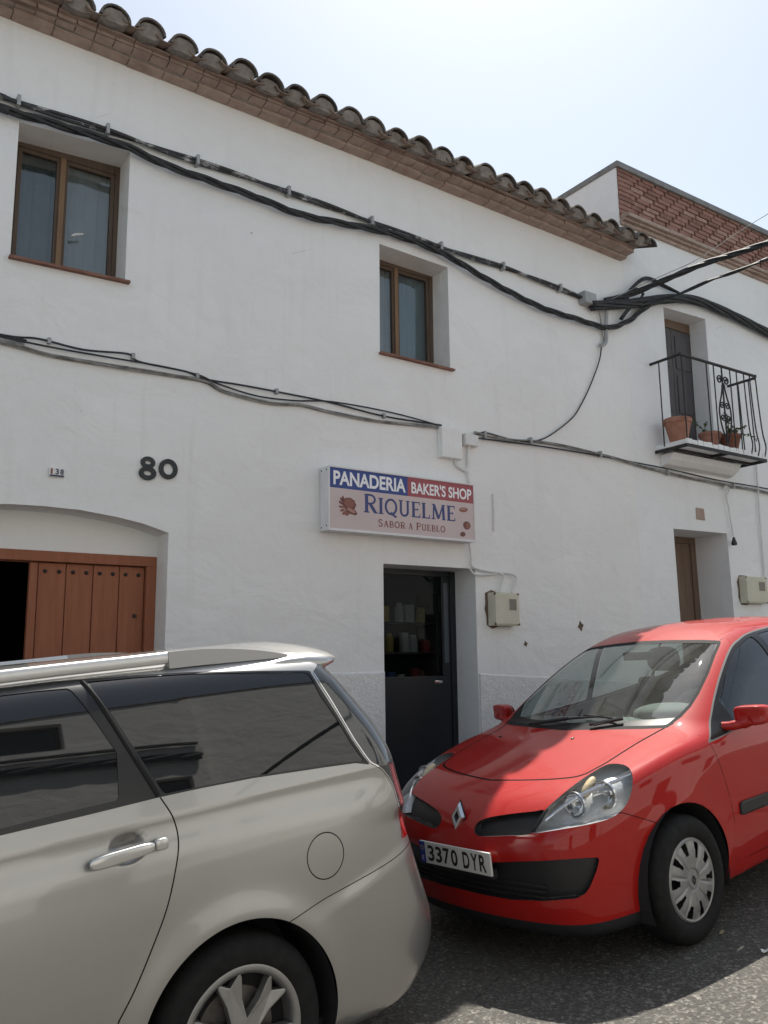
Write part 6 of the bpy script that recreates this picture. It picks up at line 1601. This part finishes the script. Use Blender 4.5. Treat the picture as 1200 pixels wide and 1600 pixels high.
        for (a, b_, rv_) in ((3.68, 4.20, False), (1.66, 2.05, True)):
            w_ = MB(); m_ = 12; vs = []
            for k in range(m_+1):
                x = a+(b_-a)*k/m_; tt = k/m_; tt = 1-tt if rv_ else tt; hgt = .052*(1-tt**2.4)
                for (yy_, zz_) in ((rs-.0225, rz(x)-.014), (rs+.0225, rz(x)-.014), (rs+.0205, rz(x)-.002+hgt), (rs-.0205, rz(x)-.002+hgt)): vs.append((x, yy_, zz_))
            w_.add(vs, [(4*i+k, 4*i+(k+1) % 4, 4*i+4+(k+1) % 4, 4*i+4+k) for i in range(m_) for k in range(4)]+[(0, 1, 2, 3), (4*m_, 4*m_+1, 4*m_+2, 4*m_+3)])
            w_.build('rail_foot', mat('rail_foot_grey', (0.36, 0.36, 0.36), 0.35, 0.5), ro, smooth=True, local=True, angle=50)
        m = MB(); ell(m, (1.42, sd_*1.0, 1.14), (.07, .11, .085), 20, 12, 2.8); m.tube([(1.40, sd_*.84, 1.07), (1.42, sd_*.93, 1.10)], .03, 8); m.build('mirror', M_gold, root, smooth=True, local=True)
    ex('fuel_flap', 'flap', M_gold, side=-1); ex('fuel_flap_blank', 'flap', M_gold, side=1)
    ex('window_surround', 'pillar', mat('window_frame_black', (0.016, 0.017, 0.019), 0.22))
    ex('windscreen', 'windscreen', M_privacy); ex('rear_window', 'rearglass', M_privacy); ex('grille', 'grille', M_black, vecoff=(.03, 0, 0), skirt=True)
    # black seal strip between rear door and quarter window
    st = MB(); a0, a1 = [P.hit(F, *p) for p in K6([(226, 150), (437, 466)])]
    pts = []
    for k in range(13):
        t = k/12; x = a0[0]+(a1[0]-a0[0])*t; z = a0[2]+(a1[2]-a0[2])*t
        lo_, hi_ = .4, 1.0
        for _ in range(28):
            mid = (lo_+hi_)/2
            if F(np.array([[x, -mid, z]]))[0] < 0: lo_ = mid
            else: hi_ = mid
        pts.append((x, -lo_-.001, z))
    for sg in (1, -1):
        st = MB(); st.tube([(p[0], p[1]*sg, p[2]) for p in pts], .009, 8); st.build('door_seal', M_seal, root, smooth=True, local=True)
    # roof spoiler
    sp_ = MB(); ny = 25; prof = [(4.12, 1.664), (4.25, 1.672), (4.38, 1.668), (4.475, 1.652), (4.512, 1.636), (4.505, 1.622), (4.44, 1.600), (4.34, 1.572), (4.26, 1.555), (4.14, 1.60)]
    vs = []
    for j in range(ny):
        u = -1+2*j/(ny-1); y = .672*math.sin(u*math.pi/2) if True else u; k = 1-.42*abs(u)**7
        for (x, z) in prof:
            xx = 4.16+(x-4.16)*k-.10*y*y; vs.append((xx, y, 1.60+(z-1.60)*(1-.25*abs(u)**8)-.050*(y/.6)**2))
    n_ = len(prof); sp_.add(vs, [(j*n_+k, j*n_+(k+1) % n_, (j+1)*n_+(k+1) % n_, (j+1)*n_+k) for j in range(ny-1) for k in range(n_)]+[tuple(range(n_)), tuple((ny-1)*n_+k for k in range(n_))])
    sp_.build('roof_spoiler', M_gold, root, smooth=True, local=True, angle=50)
    ar = MB()
    for c in (.935, 3.765):
        for sd_ in (-1, 1):
            ar = MB(); arch_liner(ar, c, .335, .398, sd_*.868, sd_*.55); ar.build('wheel_arch_liner', M_dark, root, local=True)
    ub = MB(); ub.box(.4, 4.55, -.78, .78, .19, .24); ub.build('underbody', M_dark, root, local=True)
    car_wheels(root, (.935, 3.765), .868, .334, .334, .2285, .215, cover_silver, M_dark)
    plate_part(root, 'number_plate', 4.80, .78, 1, '4815 CKL') if False else None
    return root
silver_car()
